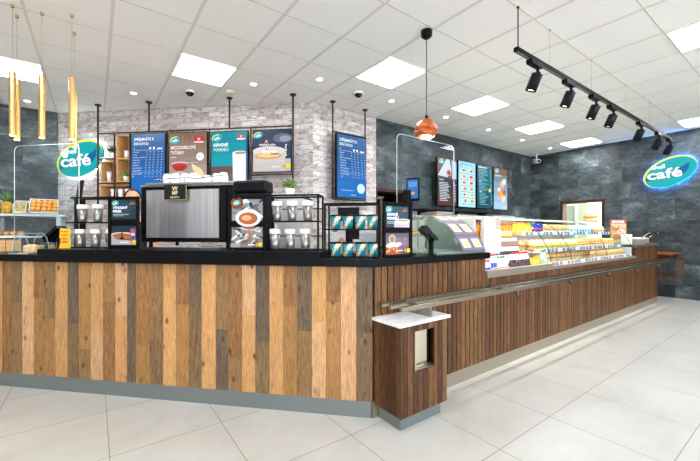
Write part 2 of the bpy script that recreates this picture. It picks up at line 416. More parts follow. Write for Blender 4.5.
b = MB(); b.box(-.012, 0, .02, .06, 0, 1.9, M('#47594f', .4)); b.box(-.012, 0, -.27, -.22, 0, 1.9, M('#d9ddce', .4)); b.build('frame', None, t)
t = thing('wall_cupboard', 'tall cream cupboard with vertical handle strip inside the back room', 'cupboard', (UR+1.6, 3.55, 0))
b = MB(); b.box(0, .5, -.55, .1, 0, 2.3, bev=.004); b.build('body', M('#eef0e6', .5), t)
b = MB(); b.box(-.01, 0, -.02, .01, .2, 2.1); b.build('handle_strip', M('#b9bda4', .4), t)
# service hatch at the left end of the back wall
b = MB(); x0, x1 = 3.70, 4.50; b.box(x0, x0+.05, 4.27, 4.5, .95, 1.948); b.box(x1-.05, x1, 4.27, 4.5, .95, 1.948); b.box(x0+.05, x1-.05, 4.27, 4.5, 1.898, 1.948); b.box(x0+.05, x1-.05, 4.27, 4.5, .95, .99)
o = b.build('window_1', DWOOD); tag(o, kind='structure')
b = MB(); b.box(3.5, 4.9, 5.3, 5.4, .3, 2.4); b.box(3.5, 3.6, 4.5, 5.3, .3, 2.4); b.box(4.8, 4.9, 4.5, 5.3, .3, 2.4); b.box(3.6, 4.8, 4.5, 5.3, 2.3, 2.4); b.box(3.6, 4.8, 4.5, 5.3, .3, .4)
o = b.build('wall_hatch', m_grain('hatch_lining', '#1f1511', '#33241d', (1,1,.2))); tag(o, kind='structure')
t = thing('hatch_canopy', 'teal and cream slanted awning inside the brown service hatch', 'canopy', (3.76, 4.9, 0))
b = MB(); b.prismY([(0,1.80),(.22,1.82),(.22,1.93),(0,1.93)], 0, .03, M('#5db7c4', .5)); b.prismY([(0,1.74),(.7,1.87),(.7,1.90),(.22,1.86),(0,1.80)], -.01, .02, M('#b9c2a8', .5)); b.build('fascia', None, t)
b = MB(); b.box(.62, .66, 0, .03, .4, 1.87); b.build('post', M('#a79a7c', .6), t)

# ------------------------------------------------------------------ ceiling things
def ceil_light(i, j, label, group=None):
    x, y = ga+.6*i, gb+.6*j
    t = thing('ceiling_light', label, 'ceiling light', (x+.3, y+.3, ZC-.0125))
    b = MB()
    for a in ((-.29,.29,-.29,-.278),(-.29,.29,.278,.29),(-.29,-.278,-.278,.278),(.278,.29,-.278,.278)): b.box(*a, -.004, .008)
    b.build('frame', WHITEP, t); b = MB(); b.box(-.278, .278, -.278, .278, -.001, .007); b.build('diffuser', PANEL, t)
    return t
for i, j, l in ((-2,9,'square lit ceiling panel above the gold tube pendants at far left'), (1,7,'square lit ceiling panel beside the dome camera above the coffee machine'),
                (4,5,'square lit ceiling panel left of the copper pendant cord'), (7,5,'square lit ceiling panel just right of the copper pendant'),
                (10,5,'square lit ceiling panel second from the copper pendant in the back row'), (13,5,'square lit ceiling panel nearest the far right corner of the dark walls'),
                (7,1,'square lit ceiling panel at the upper right edge, nearest the camera'), (13,2,'square lit ceiling panel above the glowing oval sign on the right wall'),
                (1,2,'square lit ceiling panel overhead behind the camera'), (-2,4,'square lit ceiling panel overhead left of the camera'),
                (4,-2,'square lit ceiling panel behind the camera to the right'), (10,-1,'square lit ceiling panel far right of the aisle'), (-2,-1,'square lit ceiling panel behind the camera to the left'), (-8,3,'added unseen lit ceiling panel near the left side wall'), (-8,-2,'added unseen lit ceiling panel near the left end of the shop front'), (-8,8,'added unseen lit ceiling panel in the far left corner')):  # panels along the left side are unseen, added to brighten the side wall
    ceil_light(i, j, l)
def downlight(x, y):
    t = thing('downlight', 'small round recessed downlight glowing in a ceiling tile', 'downlight', (x, y, ZC-.006), 0, 'round downlights along the back of the ceiling')
    b = MB(); b.lathe([(.037,-.004),(.048,-.002),(.048,.005),(.037,.005)], n=24, caps=False); b.build('trim_ring', WHITEP, t)
    b = MB(); b.lathe([(.036,-.001),(.036,.004)]); b.build('lens', DOWN, t); return t
dl = downlight(ga+.3, gb+.6*9.5)
for i, j in ((-2,11), (2,7), (3,6), (5,6), (7,6), (9,6), (11,6), (13,6)): dup(dl, (ga+.6*i+.3, gb+.6*j+.3, ZC-.006))
def dome(x, y, label):
    t = thing('dome_camera', label, 'camera', (x, y, ZC-.0045))
    b = MB(); b.lathe([(.052,-.028),(.062,-.02),(.064,0)]); b.build('housing', WHITEP, t)
    b = MB(); b.ell((0,0,-.028), .05, .05, .042, n=20, k=12); b.build('dome', BLACK, t)
    b = MB(); b.cyl((-.01,-.03,-.045), (-.016,-.05,-.06), .014); b.build('lens', M('#39404a', .1), t)
dome(1.024, 4.881, 'black dome security camera above the coffee machine beside a lit ceiling panel')
dome(2.858, 3.635, 'black dome security camera left of the copper pendant above the blue corner menu')
t = thing('smoke_detector', 'cream round smoke detector on the ceiling above the pole frame', 'smoke detector', (1.458, 4.572, ZC-.0045))
b = MB(); b.lathe([(.035,-.04),(.055,-.03),(.068,-.012),(.07,0)]); b.build('housing', M('#dccfae', .5), t); b = MB(); b.lathe([(.02,-.046),(.02,-.04)]); b.build('sensor_cap', M('#c7b78f', .5), t)
t = thing('bullet_camera', 'white bullet camera on a ceiling stem in the dark corner', 'camera', (8.5, 4.02, ZC-.0045))
b = MB(); b.cyl((0,0,0), (0,0,-.16), .018, WHITEP); b.lathe([(.04,-.012),(.04,0)], m=WHITEP); b.build('stem', None, t)
b = MB(); b.cyl((.05,.05,-.19), (-.10,-.10,-.21), .042, WHITEP, 16); b.box(-.07, .07, -.05, .05, -.165, -.15, WHITEP, bev=.006); b.build('body', None, t)
b = MB(); b.cyl((-.10,-.10,-.21), (-.108,-.108,-.211), .032, BLACK, 16); b.build('lens', None, t)

# gold tube pendants
def pend(x, y, z0, z1, label):
    t = thing('tube_pendant', label, 'pendant lamp', (x, y, ZC-.0045), 0)
    b = MB(); b.lathe([(.012,-.02),(.014,0)]); b.build('ceiling_cap', GOLD, t)
    b = MB(); b.cyl((0,0,-.02), (0,0,z1-ZC-.005), .0016, n=6); b.build('cord', M('#8f8c84', .4), t)
    zz0, zz1 = z0-ZC, z1-ZC
    b = MB(); b.lathe([(.0195,zz0),(.0235,zz0),(.0235,zz1),(.0195,zz1),(.0195,zz1-.01),(.0195,zz0)], n=10, smooth=False, caps=False); b.lathe([(.0195,zz1-.012),(.0195,zz1-.006)], n=10); b.build('shade', GOLD, t)
    b = MB(); b.lathe([(.018,zz0+.004),(.018,zz0+.012)]); b.build('bulb', BULB, t)
    l = bpy.data.lights.new('pendant_glow', 'POINT'); l.energy = 2.5; l.color = (1,.72,.42); l.shadow_soft_size = .03
    o = bpy.data.objects.new('pendant_glow', l); col.objects.link(o); o.parent = t; o.location = (0, 0, zz0-.03)
pend(-.544, 3.876, 2.02, 2.545, 'gold tube pendant lamp, farthest left of the five')
pend(-.539, 4.041, 2.022, 2.548, 'gold tube pendant lamp hanging close behind the leftmost one, second from left')
pend(-.36, 3.864, 2.027, 2.564, 'gold tube pendant lamp hanging alone, third of the five from left')
pend(-.155, 3.759, 2.024, 2.557, 'gold tube pendant lamp above the left oval sign, taller of that pair')
pend(-.151, 4.076, 2.02, 2.54, 'gold tube pendant lamp behind its neighbour, rightmost and hanging lowest in view')

# copper pendant
t = thing('copper_pendant', 'faceted copper pendant lamp on a long black cord over the right counter', 'pendant lamp', (2.496, 2.16, ZC-.0045))
b = MB(); b.lathe([(.025,-.07),(.05,-.05),(.052,0)]); b.build('ceiling_rose', BLACK, t)
b = MB(); b.cyl((0,0,-.07), (0,0,-.80), .0035, n=8); b.lathe([(.007,-.85),(.016,-.815),(.012,-.78)], n=12); b.build('cord', BLACKM, t)
b = MB(); X = Matrix.Rotation(.12, 4, 'Y')
rings = [(.050,-.822,0),(.090,-.862,.3),(.108,-.915,0),(.100,-.950,.3),(.074,-.985,0)]
vr = []
for r, z, a0 in rings: vr.append([b.bm.verts.new(X @ Vector((r*math.cos(a0+2*PI*i/6), r*math.sin(a0+2*PI*i/6), z+.82))+Vector((0,0,-.82))) for i in range(6)])
fs = [b.bm.faces.new(vr[0])]
for A, B in zip(vr, vr[1:]):
    for i in range(6): fs += [b.bm.faces.new([A[i], B[i], B[(i+1)%6]]), b.bm.faces.new([A[i], B[(i+1)%6], A[(i+1)%6]])]
b._fin(fs, COPPER); o = b.build('shade', None, t); sm = o.modifiers.new('wall', 'SOLIDIFY'); sm.thickness = .004; sm.offset = -1
b = MB(); b.ell((.018,0,-.968), .062, .062, .016, n=16); b.build('bulb', emitter('pendant_bulb', '#ffe9cf', 14), t)
l = bpy.data.lights.new('pendant_glow', 'POINT'); l.energy = 6; l.color = (1,.8,.6); l.shadow_soft_size = .05; o = bpy.data.objects.new('pendant_glow', l); col.objects.link(o); o.parent = t; o.location = (.02, 0, -1.03)

# spotlight track
TZ = 2.74; TV = 1.49
t = thing('lighting_track', 'long black ceiling-hung lighting track above the aisle', 'lighting track', (2.82, TV, TZ))
b = MB(); b.box(0, 4.80, -.018, .018, -.032, 0, BLACKM); b.box(0, 4.8, -.010, .010, -.0325, -.029, M('#6b6257', .4)); b.build('rail', None, t)
b = MB(); b.box(-.012, 0, -.02, .02, -.034, .003); b.build('end_cap', BLACK, t)
for k, u in enumerate((.02, .575, 1.54, 2.62, 3.63, 4.66)):
    b = MB(); b.cyl((u,0,0), (u,0,ZC-TZ-.014), .0045 if k == 0 else .0012, BLACKM if k == 0 else M('#a9a59c', .4), 6); b.lathe([(.010,ZC-TZ-.014),(.010,ZC-TZ-.0045)], (u,0,0), BLACKM if k == 0 else M('#b5b09f', .4), 10); b.build('suspension_cord', None, t)
spots = [3.12, 3.80, 4.44, 4.97, 6.02, 6.87, 7.50]
names = ['nearest the camera', 'second along the track from the near end', 'third along the track from the near end', 'middle one of the seven', 'fifth along the track, after the wide gap', 'last but one at the far end', 'at the far end beside the blue sign']
def spot(u, lab):
    t = thing('track_spotlight', 'black cylinder spotlight on the ceiling track, '+lab, 'spotlight', (u, TV, TZ-.0335))
    b = MB(); b.box(-.10, .10, -.026, .026, -.038, 0, bev=.003); b.build('adapter', BLACK, t)
    b = MB(); b.cyl((.05,0,-.035), (.05,0,-.085), .012); b.box(.035, .065, -.022, .022, -.10, -.075, bev=.003); b.build('joint', BLACK, t)
    p = Vector((.05, .0, -.085)); d = Vector((-.08, .40, -1)).normalized()
    a0 = p + d*.0; a1 = p + d*.165
    b = MB(); q = d.to_track_quat('Z', 'Y').to_matrix().to_4x4(); X = Matrix.Translation(a0) @ q
    b.lathe([(.032,.0),(.046,.006),(.046,.150),(.041,.150),(.039,.135),(.0,.134)], X=X, n=24, caps=False); b.lathe([(.03,0),(.002,0)], X=X, caps=False); b.build('lamp_head', DARK, t)
    b = MB(); b.lathe([(.034,.136),(.032,.138)], X=X, n=20); b.build('lens', emitter_lens, t)
    l = bpy.data.lights.new('spot_beam', 'SPOT'); l.energy = SPOTW; l.spot_size = math.radians(75); l.spot_blend = .9; l.color = (1,.95,.88); l.shadow_soft_size = .03
    o = bpy.data.objects.new('spot_beam', l); col.objects.link(o); o.parent = t; o.location = a0+d*.17; o.rotation_euler = d.to_track_quat('-Z', 'Y').to_euler()
emitter_lens = emitter('spot_lens', '#fff4e0', 8); SPOTW = 60
for u, n in zip(spots, names): spot(u, n)

# ------------------------------------------------------------------ counters
F0 = 2.287                                     # depth of the plank face
def toned(h, j=.06):
    c = lin(h); k = 1+random.uniform(-j, j); return tuple(min(1, x*k*(1+random.uniform(-.01,.01))) for x in c[:3])+(1,)
TN = {'L': '#cc9a60', 'l': '#bf8d56', 'P': '#d0a373', 'M': '#ad8049', 'B': '#9c7143', 'R': '#967449', 'G': '#74614a', 'g': '#856b48'}
FC = thing('service_counter', 'front coffee counter clad in upright reclaimed timber planks with black top', 'counter', (*D(-1.9, F0+.02), 0), -PI/4)
o_s = -1.9
def fx(x):   # picture column -> s along the plank face (only used to size the planks' widths)
    f, cx, th = 347.7, 342.1, math.radians(35.48)
    a = (x-cx)/f; du = a*math.cos(th)+math.sin(th); dv = -a*math.sin(th)+math.cos(th)
    k = F0*R2/(du+dv); return (du*k-dv*k)/R2
edges = [0,2,12,22,33.7,44,55,67.5,78.7,90.6,103,115,127,135.8,150,163,176,189,201.6,215.7,228,242,255.4,269.4,283.3,297.3,311.6,326.3,340.6,356.4,371.4]
kinds = ['L','B.67B','g.37R','P.58P','B.33M','R.5M','L','G.53g','M.75R','L.6P','M.33B','P.45L','G','B.68M','R.64g','L.2L','B.33M','G.37g','L','R.52G','B.75R','P.4L','G.6g','L.18L','B.31M','G.5R','L.42P','B.27M','P','G.49g']
xs = [fx(e) for e in edges]; xs[-1] = -.181
x = xs[0]; pre = []
while x > -3.55:
    pre.append((x-.1, x, random.choice(['B.5M','L.4P','g.6B','M.3R','P']))); x -= .1
b = MB()
for s0, s1, k in pre + list(zip(xs, xs[1:], kinds)):
    segs = [(k[0], 0, 1)] if len(k) == 1 else [(k[0], 0, float(k[1:-1])), (k[-1], float(k[1:-1]), 1)]
    Z1, Z0 = 1.0, .112
    for kk, a, c in segs:
        dz = random.uniform(-.0015, .0015)
        b.box(s0-o_s+.0008, s1-o_s-.0008, -.02+dz, -.0, Z1-(Z1-Z0)*c+(.001 if c < 1 else 0), Z1-(Z1-Z0)*a, PLANK, tone=toned(TN[kk], .08))
LX = pre[-1][0]-o_s
b.build('plank_cladding', None, FC)
b = MB(); b.box(LX, -.181-.01-o_s, -.012, 0, .0, .112); b.build('plinth', PLINTH, FC)
P1 = (1.489+.014*R2*0+.0, 1.745)
mit = (1.80, 2.495)
def Dl(s, t): return D(s, t)
eps = .0007
b = MB(); A = D(LX+o_s, F0+.02); Bq = D(LX+o_s, 3.037)
c1 = (1.4973, 1.765)                          # cladding back corner
b.prism([A, (c1[0], c1[1]), mit, Bq][::1], 0, 1.0, M('#2b2622', .7)); b.build('carcass', None, FC, True)
oh = F0-.03; k = oh*R2; pt = (k-1.715, 1.715)
b = MB(); b.prism([D(LX+o_s, oh), pt, mit, Bq], 1.0, 1.052, GRAN); b.build('worktop', None, FC, True)
b = MB(); b.box(-2.765-o_s, -.53-o_s, -.05, .40, 1.052, 1.098, bev=.002); b.build('raised_shelf', GRAN, FC)

SD = thing('display_counter', 'long side counter clad in dark walnut slats running to the right wall', 'counter', (4.8, 1.765, 0), 0)
b = MB(); Z0 = .108
def ztop(u): return 1.0 if u < 2.80 else (.822 if u < 6.83 else .99)
u = 1.51
b2 = MB()
while u < 7.94:
    w_ = .058; zt = min(ztop(u), ztop(u+w_)); tn = random.choice(['#7f562f', '#734c29', '#886036', '#664425'])
    b.box(u-4.8+.002, u+w_-4.8-.007, -.02, -.006, Z0, zt, WALNUT, tone=toned(tn, .07)); u += w_
b.box(1.51-4.8, 7.985-4.8, -.006, 0, Z0, .822, WALNUT, tone=lin('#24150d')); b.box(1.51-4.8, 2.80-4.8, -.006, 0, .822, 1.0, WALNUT, tone=lin('#24150d')); b.box(6.84-4.8, 7.985-4.8, -.006, 0, .822, .99, WALNUT, tone=lin('#24150d'))
b.box(3.185, 3.20, -.02, .9, Z0, .99, WALNUT, tone=toned('#7a502c'))
b.build('slat_cladding', None, SD)
b = MB(); b.box(1.495-4.8, 8.0-4.8, -.016, 0, 0, .108); b.box(8.0-4.8-.012, 8.0-4.8, 0, .9, 0, .108); b.build('plinth', m_steel('plinth_steel_warm', '#b3ab98', .35, (1,1,1), .8), SD)
b = MB(); b.prism([(c1[0]+.002, 1.765), (2.80, 1.765), (2.80, 2.495), (mit[0]+.001, 2.495)], 0, 1.0, M('#2b2622', .7)); b.box(2.80, 6.84, 1.765, 2.70, 0, .822, M('#2b2622', .7)); b.box(6.84, 7.985, 1.765, 2.70, 0, .99, M('#2b2622', .7)); b.build('carcass', None, SD, True)
b = MB(); b.prism([(pt[0]+.001, 1.715), (2.805, 1.715), (2.805, 2.495), (mit[0]+.001, 2.495)], 1.0, 1.052); b.build('worktop', GRAN, SD, True)
b = MB(); b.box(6.842-4.8, 8.02-4.8, -.04, .95, .99, 1.03, GRAN2, bev=.002); b.build('end_worktop', None, SD)

# pillar end of the tray rail
t = thing('rail_pillar', 'dark walnut end pillar with white marble cap under the tray rail', 'pillar', (1.725, 1.62, 0))
b = MB(); X0, X1, Y0, Y1 = 1.512-1.725, 1.95-1.725, 1.507-1.62, 1.7445-1.62
hx0, hx1, hz0, hz1 = 1.635-1.725, 1.822-1.725, .355, .60
s_ = X0+.012; n = 9; w_ = (X1-X0-.012)/n
for i in range(n):
    a, c = X0+.012+w_*i, X0+.012+w_*(i+1)-.004; tn = toned(random.choice(['#7f5430', '#6b4626', '#593920', '#866038']))
    if c > hx0 and a < hx1:
        b.box(a, c, Y0, Y0+.012, .09, hz0-.005, WALNUT, tone=tn); b.box(a, c, Y0, Y0+.012, hz1+.005, .652, WALNUT, tone=tn)
        if a < hx0: b.box(a, hx0, Y0, Y0+.012, hz0-.005, hz1+.005, WALNUT, tone=tn)
        if c > hx1: b.box(hx1, c, Y0, Y0+.012, hz0-.005, hz1+.005, WALNUT, tone=tn)
    else: b.box(a, c, Y0, Y0+.012, .09, .652, WALNUT, tone=tn)
for i in range(5):
    yy = Y0+(Y1-Y0)/5*i; b.box(X0, X0+.012, yy+(.0 if i == 0 else .004), yy+(Y1-Y0)/5, .09, .652, WALNUT, tone=toned(random.choice(['#6b4626', '#593920', '#7f5430'])))
    b.box(X1-.012, X1, yy+.013, yy+(Y1-Y0)/5, .09, .652, WALNUT, tone=toned('#6b4626'))
b.box(X0+.012, X1-.012, Y0+.14, Y1, .09, .652, WALNUT, tone=lin('#20140d'))
b.box(X0+.012, X1-.012, Y0+.012, Y0+.14, .09, hz0-.06, WALNUT, tone=lin('#20140d'))
b.build('body', None, t)
b = MB(); b.box(X0+.03, X1-.03, Y0+.035, Y1, 0, .09); b.build('plinth', PLINTH, t)
b = MB(); b.box(X0-.03, X1+.012, Y0-.02, Y1-.0, .652, .672, bev=.003); b.build('marble_cap', MARBLE, t)
b = MB(); b.box(hx0, hx1, Y0+.004, Y0+.012, hz0-.02, hz0-.005); b.box(hx0, hx0+.012, Y0+.004, Y0+.10, hz0, hz1); b.box(hx0+.012, hx1-.038, Y0+.035, Y0+.045, hz0, hz1); b.box(hx0, hx1, Y0+.012, Y0+.11, hz0-.012, hz0); b.box(hx0, hx1, Y0+.012, Y0+.11, hz1, hz1+.008)
b.build('waste_chute', m_steel('chute_steel', '#d6cdb4', .4, (1,1,1)), t)
b = MB(); b.cyl((hx0, Y0+.02, hz0+.018), (hx1, Y0+.02, hz0+.018), .006); b.build('chute_bar', STEELH, t)

# tray rail
t = thing('tray_rail', 'steel tray rail of three square tubes running along the side counter', 'rail', (4.8, 1.625, .72))
L0, L1 = 1.535-4.8, 8.62-4.8
for v in (1.53, 1.63, 1.715):
    b = MB(); y = v-1.625; b.box(L0, L1, y-.0125, y+.0125, .017, .047, bev=.002); b.build('rail_tube', STEELH, t)
for u in (1.80,):
    b = MB(); b.box(u-4.8-.012, u-4.8+.012, -.105, .1, -.047, .017); b.build('bracket', STEELH, t)
u = 2.9
while u < 7.9:
    b = MB(); b.box(u-4.8-.012, u-4.8+.012, -.105, .118, -.004, .017, bev=.002); b.box(u-4.8-.012, u-4.8+.012, -.105, -.085, -.022, -.004); b.build('bracket', STEELH, t); u += 1.05

# wall bracket cage and wooden tray shelf at the end
BRW = m_grain('bronze_bar', '#4f3a2b', '#735843', (1,1,1), .4, 8)
t = thing('tray_cage', 'bronze bar cage hanging below the far end of the tray rail', 'rack', (8.31, 1.62, 0))
for x_, y_ in ((-.20,-.10),(.03,-.10),(.25,-.10),(.25,.10),(-.20,.10)): b = MB(); b.box(x_-.015, x_+.015, y_-.012, y_+.012, .43, .734); b.build('upright', BRW, t)
b = MB(); b.box(-.30, .265, -.115, -.085, .405, .43); b.box(-.30, .265, .085, .115, .405, .43); b.box(-.30, -.27, -.085, .085, .405, .43); b.box(.235, .265, -.085, .085, .405, .43)
for x_ in (-.16, -.04, .08): b.box(x_, x_+.03, -.085, .085, .408, .427)
b.build('lower_frame', BRW, t)
t = thing('tray_shelf', 'polished reddish wooden tray shelf above the rail at the right wall', 'shelf', (8.4, 1.66, .7665))
b = MB(); pts = [(-.36,-.10),(.28,-.10),(.33,-.04),(.33,.16),(.28,.2),(-.36,.2)]
b.prism(pts, .065, .092, TRAYW); b.build('board', None, t)
b = MB(); b.box(-.33, .28, -.06, .16, .035, .065); b.box(-.3, -.26, -.05, .1, .00, .035); b.box(.2, .24, -.05, .1, .00, .035); b.build('support', m_grain('tray_under', '#3a1c10', '#56301c'), t)

exec_parts = []

# ------------------------------------------------------------------ oval café signs
def sign(loc, rz, a, b_, th, label, glow):
    t = thing('wall_sign', label, 'sign', loc, rz)
    def el(ax, bx, dx=0, dz=0, n=48):
        return [(dx+ax*math.cos(2*PI*i/n)*math.cos(th)-bx*math.sin(2*PI*i/n)*math.sin(th), dz+ax*math.cos(2*PI*i/n)*math.sin(th)+bx*math.sin(2*PI*i/n)*math.cos(th)) for i in range(n)]
    m = MB(); m.prismY(el(a, b_), -.075, -.035, M('#2fc3cf', .3, 0, .25)); m.build('sign_body', None, t)
    m = MB(); m.prismY(el(a*.97, b_*.97), -.034, -.014, emitter('sign_halo', glow, 60 if glow != '#e9f4ff' else 12)); m.build('halo_light', None, t)
    e = .85
    A = Art(0, 1, 0, 1, -.075, e, .3)
    A.face(el(a, b_), '#f4ee2a'); A.face(el(a*.965, b_*.945, .012, -.012), '#13a3a6')
    def R(x, z): return (x*math.cos(th)-z*math.sin(th), x*math.sin(th)+z*math.cos(th))
    # dark petal sweeping behind the lettering
    up = [R(a*(-.80+1.62*i/12), b_*(-.42+.92*(i/12)**1.5)) for i in range(13)]
    k = a/.415
    leaf = [(-.34,-.165),(-.20,-.14),(0,-.12),(.14,-.10),(.23,-.05),(.285,.03),(.29,.15),(.20,.085),(.05,.03),(-.15,.0),(-.28,-.03),(-.345,-.09)]
    A.face([(x*k, z*k) for x, z in leaf], '#128a9c')
    A.face([(x*k, z*k) for x, z in [(.10,-.105),(.14,-.10),(.23,-.05),(.285,.03),(.29,.15),(.20,.085),(.12,.055)]], '#0f5f92')
    A.face([(x*k, z*k) for x, z in [(-.34,-.165),(-.28,-.15),(-.26,-.03),(-.345,-.09)]], '#155a86')
    A.build('sign_face', None, t)
    L = Art(0, 1, 0, 1, -.0785, 1.0, .3)
    r = .06
    L.text('café', -.065*k, -.115*k, .255*k, '#ffffff', 'CENTER', .022, r, .52*k)
    L.text('Shell', -.155*k, .078*k, .105*k, '#ffffff', 'CENTER', .022, r, .205*k)
    L.build('lettering', None, t)
    return t
bA, bB = (-.463, 6.993), (2.523, 4.25)
ba = math.atan2(bB[1]-bA[1], bB[0]-bA[0])
sx_, sy_ = bA[0]+.452*math.cos(ba), bA[1]+.452*math.sin(ba)
sign((sx_+.0*math.sin(ba), sy_, 2.348), ba, .405, .256, math.radians(21), 'teal oval café sign glowing white on the pale brick wall at left', '#e9f4ff')
sign((UR, 1.745, 2.353), -PI/2, .392, .250, math.radians(26), 'teal oval café sign with blue halo on the dark right wall', '#1f8fff')
for n, (x, y, z, rz, c, e) in {}.items(): pass

# ------------------------------------------------------------------ pipe frame with menus
FA, FB = (0.044, 6.197), (2.184, 4.206)
fa = math.atan2(FB[1]-FA[1], FB[0]-FA[0])
def FP(x, dy=0): return (FA[0]+x*math.cos(fa)-dy*math.sin(fa), FA[1]+x*math.sin(fa)+dy*math.cos(fa))
t = thing('pole_frame', 'bronze pipe frame hung from the ceiling before the brick wall', 'frame', (*FA, 0), fa)
def flange(b, x, y=0): b.lathe([(.035,ZC-.02),(.045,ZC-.0045)], (x,y,0), BROWNP, 16)
for x in (0, 2.923):
    b = MB(); b.cyl((x,0,1.05 if x else 1.55), (x,0,ZC-.02), .013, BROWNP); flange(b, x); b.build('pole', None, t)
for x in (.809, 2.02):
    b = MB(); b.cyl((x,0,2.66), (x,0,ZC-.02), .013, BROWNP); flange(b, x); b.build('hanger', None, t)
for x in (.265, .513, 1.095, 1.727, 2.328):
    b = MB(); b.cyl((x,0,1.66), (x,0,2.66), .011, BROWNP); b.build('upright', None, t)
for x0, x1, z in ((0, 2.923, 2.66), (0, .513, 1.935), (2.328, 2.923, 2.01)):
    b = MB(); b.cyl((x0,0,z), (x1,0,z), .011, BROWNP); b.build('crossbar', None, t)
b = MB(); b.cyl((0,.0,2.29), (.265,.0,2.29), .009, BROWNP); b.build('crossbar', None, t)
def cubby(x0, x1, z0, z1, mids, label):
    t = thing('shelf_box', label, 'shelf box', (*FP((x0+x1)/2, .115), z0), fa)
    w = (x1-x0)/2; h = z1-z0; d = .10; b = MB(); T = .014
    b.box(-w, w, -d, d, 0, T); b.box(-w, w, -d, d, h-T, h); b.box(-w, -w+T, -d, d, T, h-T); b.box(w-T, w, -d, d, T, h-T); b.build('box', OAK, t)
    b = MB(); b.box(-w+T, w-T, d-.008, d, T, h-T); b.build('back_panel', m_grain('oak_back', '#8f6438', '#ad7e4c', (.2,1,1), .55, 24), t)
    for m_ in mids: b = MB(); b.box(-w+T, w-T, -d, d-.008, m_-z0-T/2, m_-z0+T/2); b.build('shelf', OAK, t)
cubby(.026, .25, 1.953, 2.262, [], 'small oak shelf box holding one white cup, left of the taller box')
cubby(.282, .498, 1.953, 2.633, [2.29], 'tall oak shelf box of two compartments left of the blue menu screen')
cubby(.016, .512, 1.70, 1.915, [], 'wide low oak shelf box beneath the two upright ones')
t = thing('wall_board', 'small white shelf board with bronze rods beside the oval sign', 'shelf', (*FP(.135, .10), 2.302), fa)
b = MB(); b.box(-.12, .12, -.085, .085, 0, .016, bev=.002); b.build('board', WHITE, t)
b = MB(); b.box(-.12, .12, -.088, -.086, .0, .016); b.build('edge_trim', M('#cfcac2', .4), t)
def papercup(x, dy, z, h, r, lab, grp=None, src=None, frame=True):
    if src: return dup(src, (*FP(x, dy), z), fa, lab, grp)
    t = thing('paper_cup', lab, 'cup', (*FP(x, dy), z), fa, grp)
    b = MB(); b.lathe([(r*.72,0),(r,h)]); b.build('cup_body', WHITEP, t)
    b = MB(); b.lathe([(r*1.08,h*.96),(r*1.1,h*1.04),(r*.98,h*1.12)]); b.build('lid', M('#dedbd6', .3), t); return t
c0 = papercup(.417, .05, 2.298, .10, .031, 'white lidded cup in the upper compartment of the tall oak box')
papercup(.13, .06, 1.968, .13, .033, 'tall white lidded cup inside the small oak box')
for x in (.20, .315, .425): papercup(x, .06, 1.715, .125, .036, 'tall white lidded cup in the wide low oak box', 'white lidded cups in the wide oak box')
def foliage(b, c, r, n, m, lw=.02, ll=.05, flat=.6, up=0):
    rnd = random.Random(int(r*1e4)+n)
    for i in range(n):
        d = Vector((rnd.gauss(0,1), rnd.gauss(0,1), rnd.gauss(0,1)*.8+up)).normalized(); p = Vector(c)+Vector((d.x*r, d.y*r, d.z*r*flat))*rnd.uniform(.35, 1)
        q = d.to_track_quat('Z', 'Y').to_matrix().to_4x4() @ Matrix.Rotation(rnd.uniform(0, 6.3), 4, 'Z')
        X = Matrix.Translation(p) @ q
        vs = [b.bm.verts.new(X @ Vector(v)) for v in ((0,0,-ll*.5),(lw*.5,.003,0),(0,.006,ll*.5),(-lw*.5,.003,0))]
        b._fin([b.bm.faces.new(vs)], m)
def plant(loc, label, m, r=.07):
    t = thing('potted_plant', label, 'plant', loc, 0)
    b = MB(); b.lathe([(.030,0),(.042,.075),(.036,.075),(.034,.066)]); b.build('pot', WHITE, t)
    b = MB(); foliage(b, (0,0,.12), r, 120, m); b.cyl((0,0,.06), (0,0,.1), .006, m); b.build('foliage', None, t)
plant((*FP(.172, .10), 2.3185), 'dark green potted plant on the white board beside the oval sign', m_mottle('leaf_dark', '#17301c', '#3f6b3d', 30), .075)
plant((*FP(.385, .08), 1.968), 'bright green potted plant in the lower compartment of the tall oak box', m_mottle('leaf_bright', '#4d7d27', '#8db548', 30), .055)

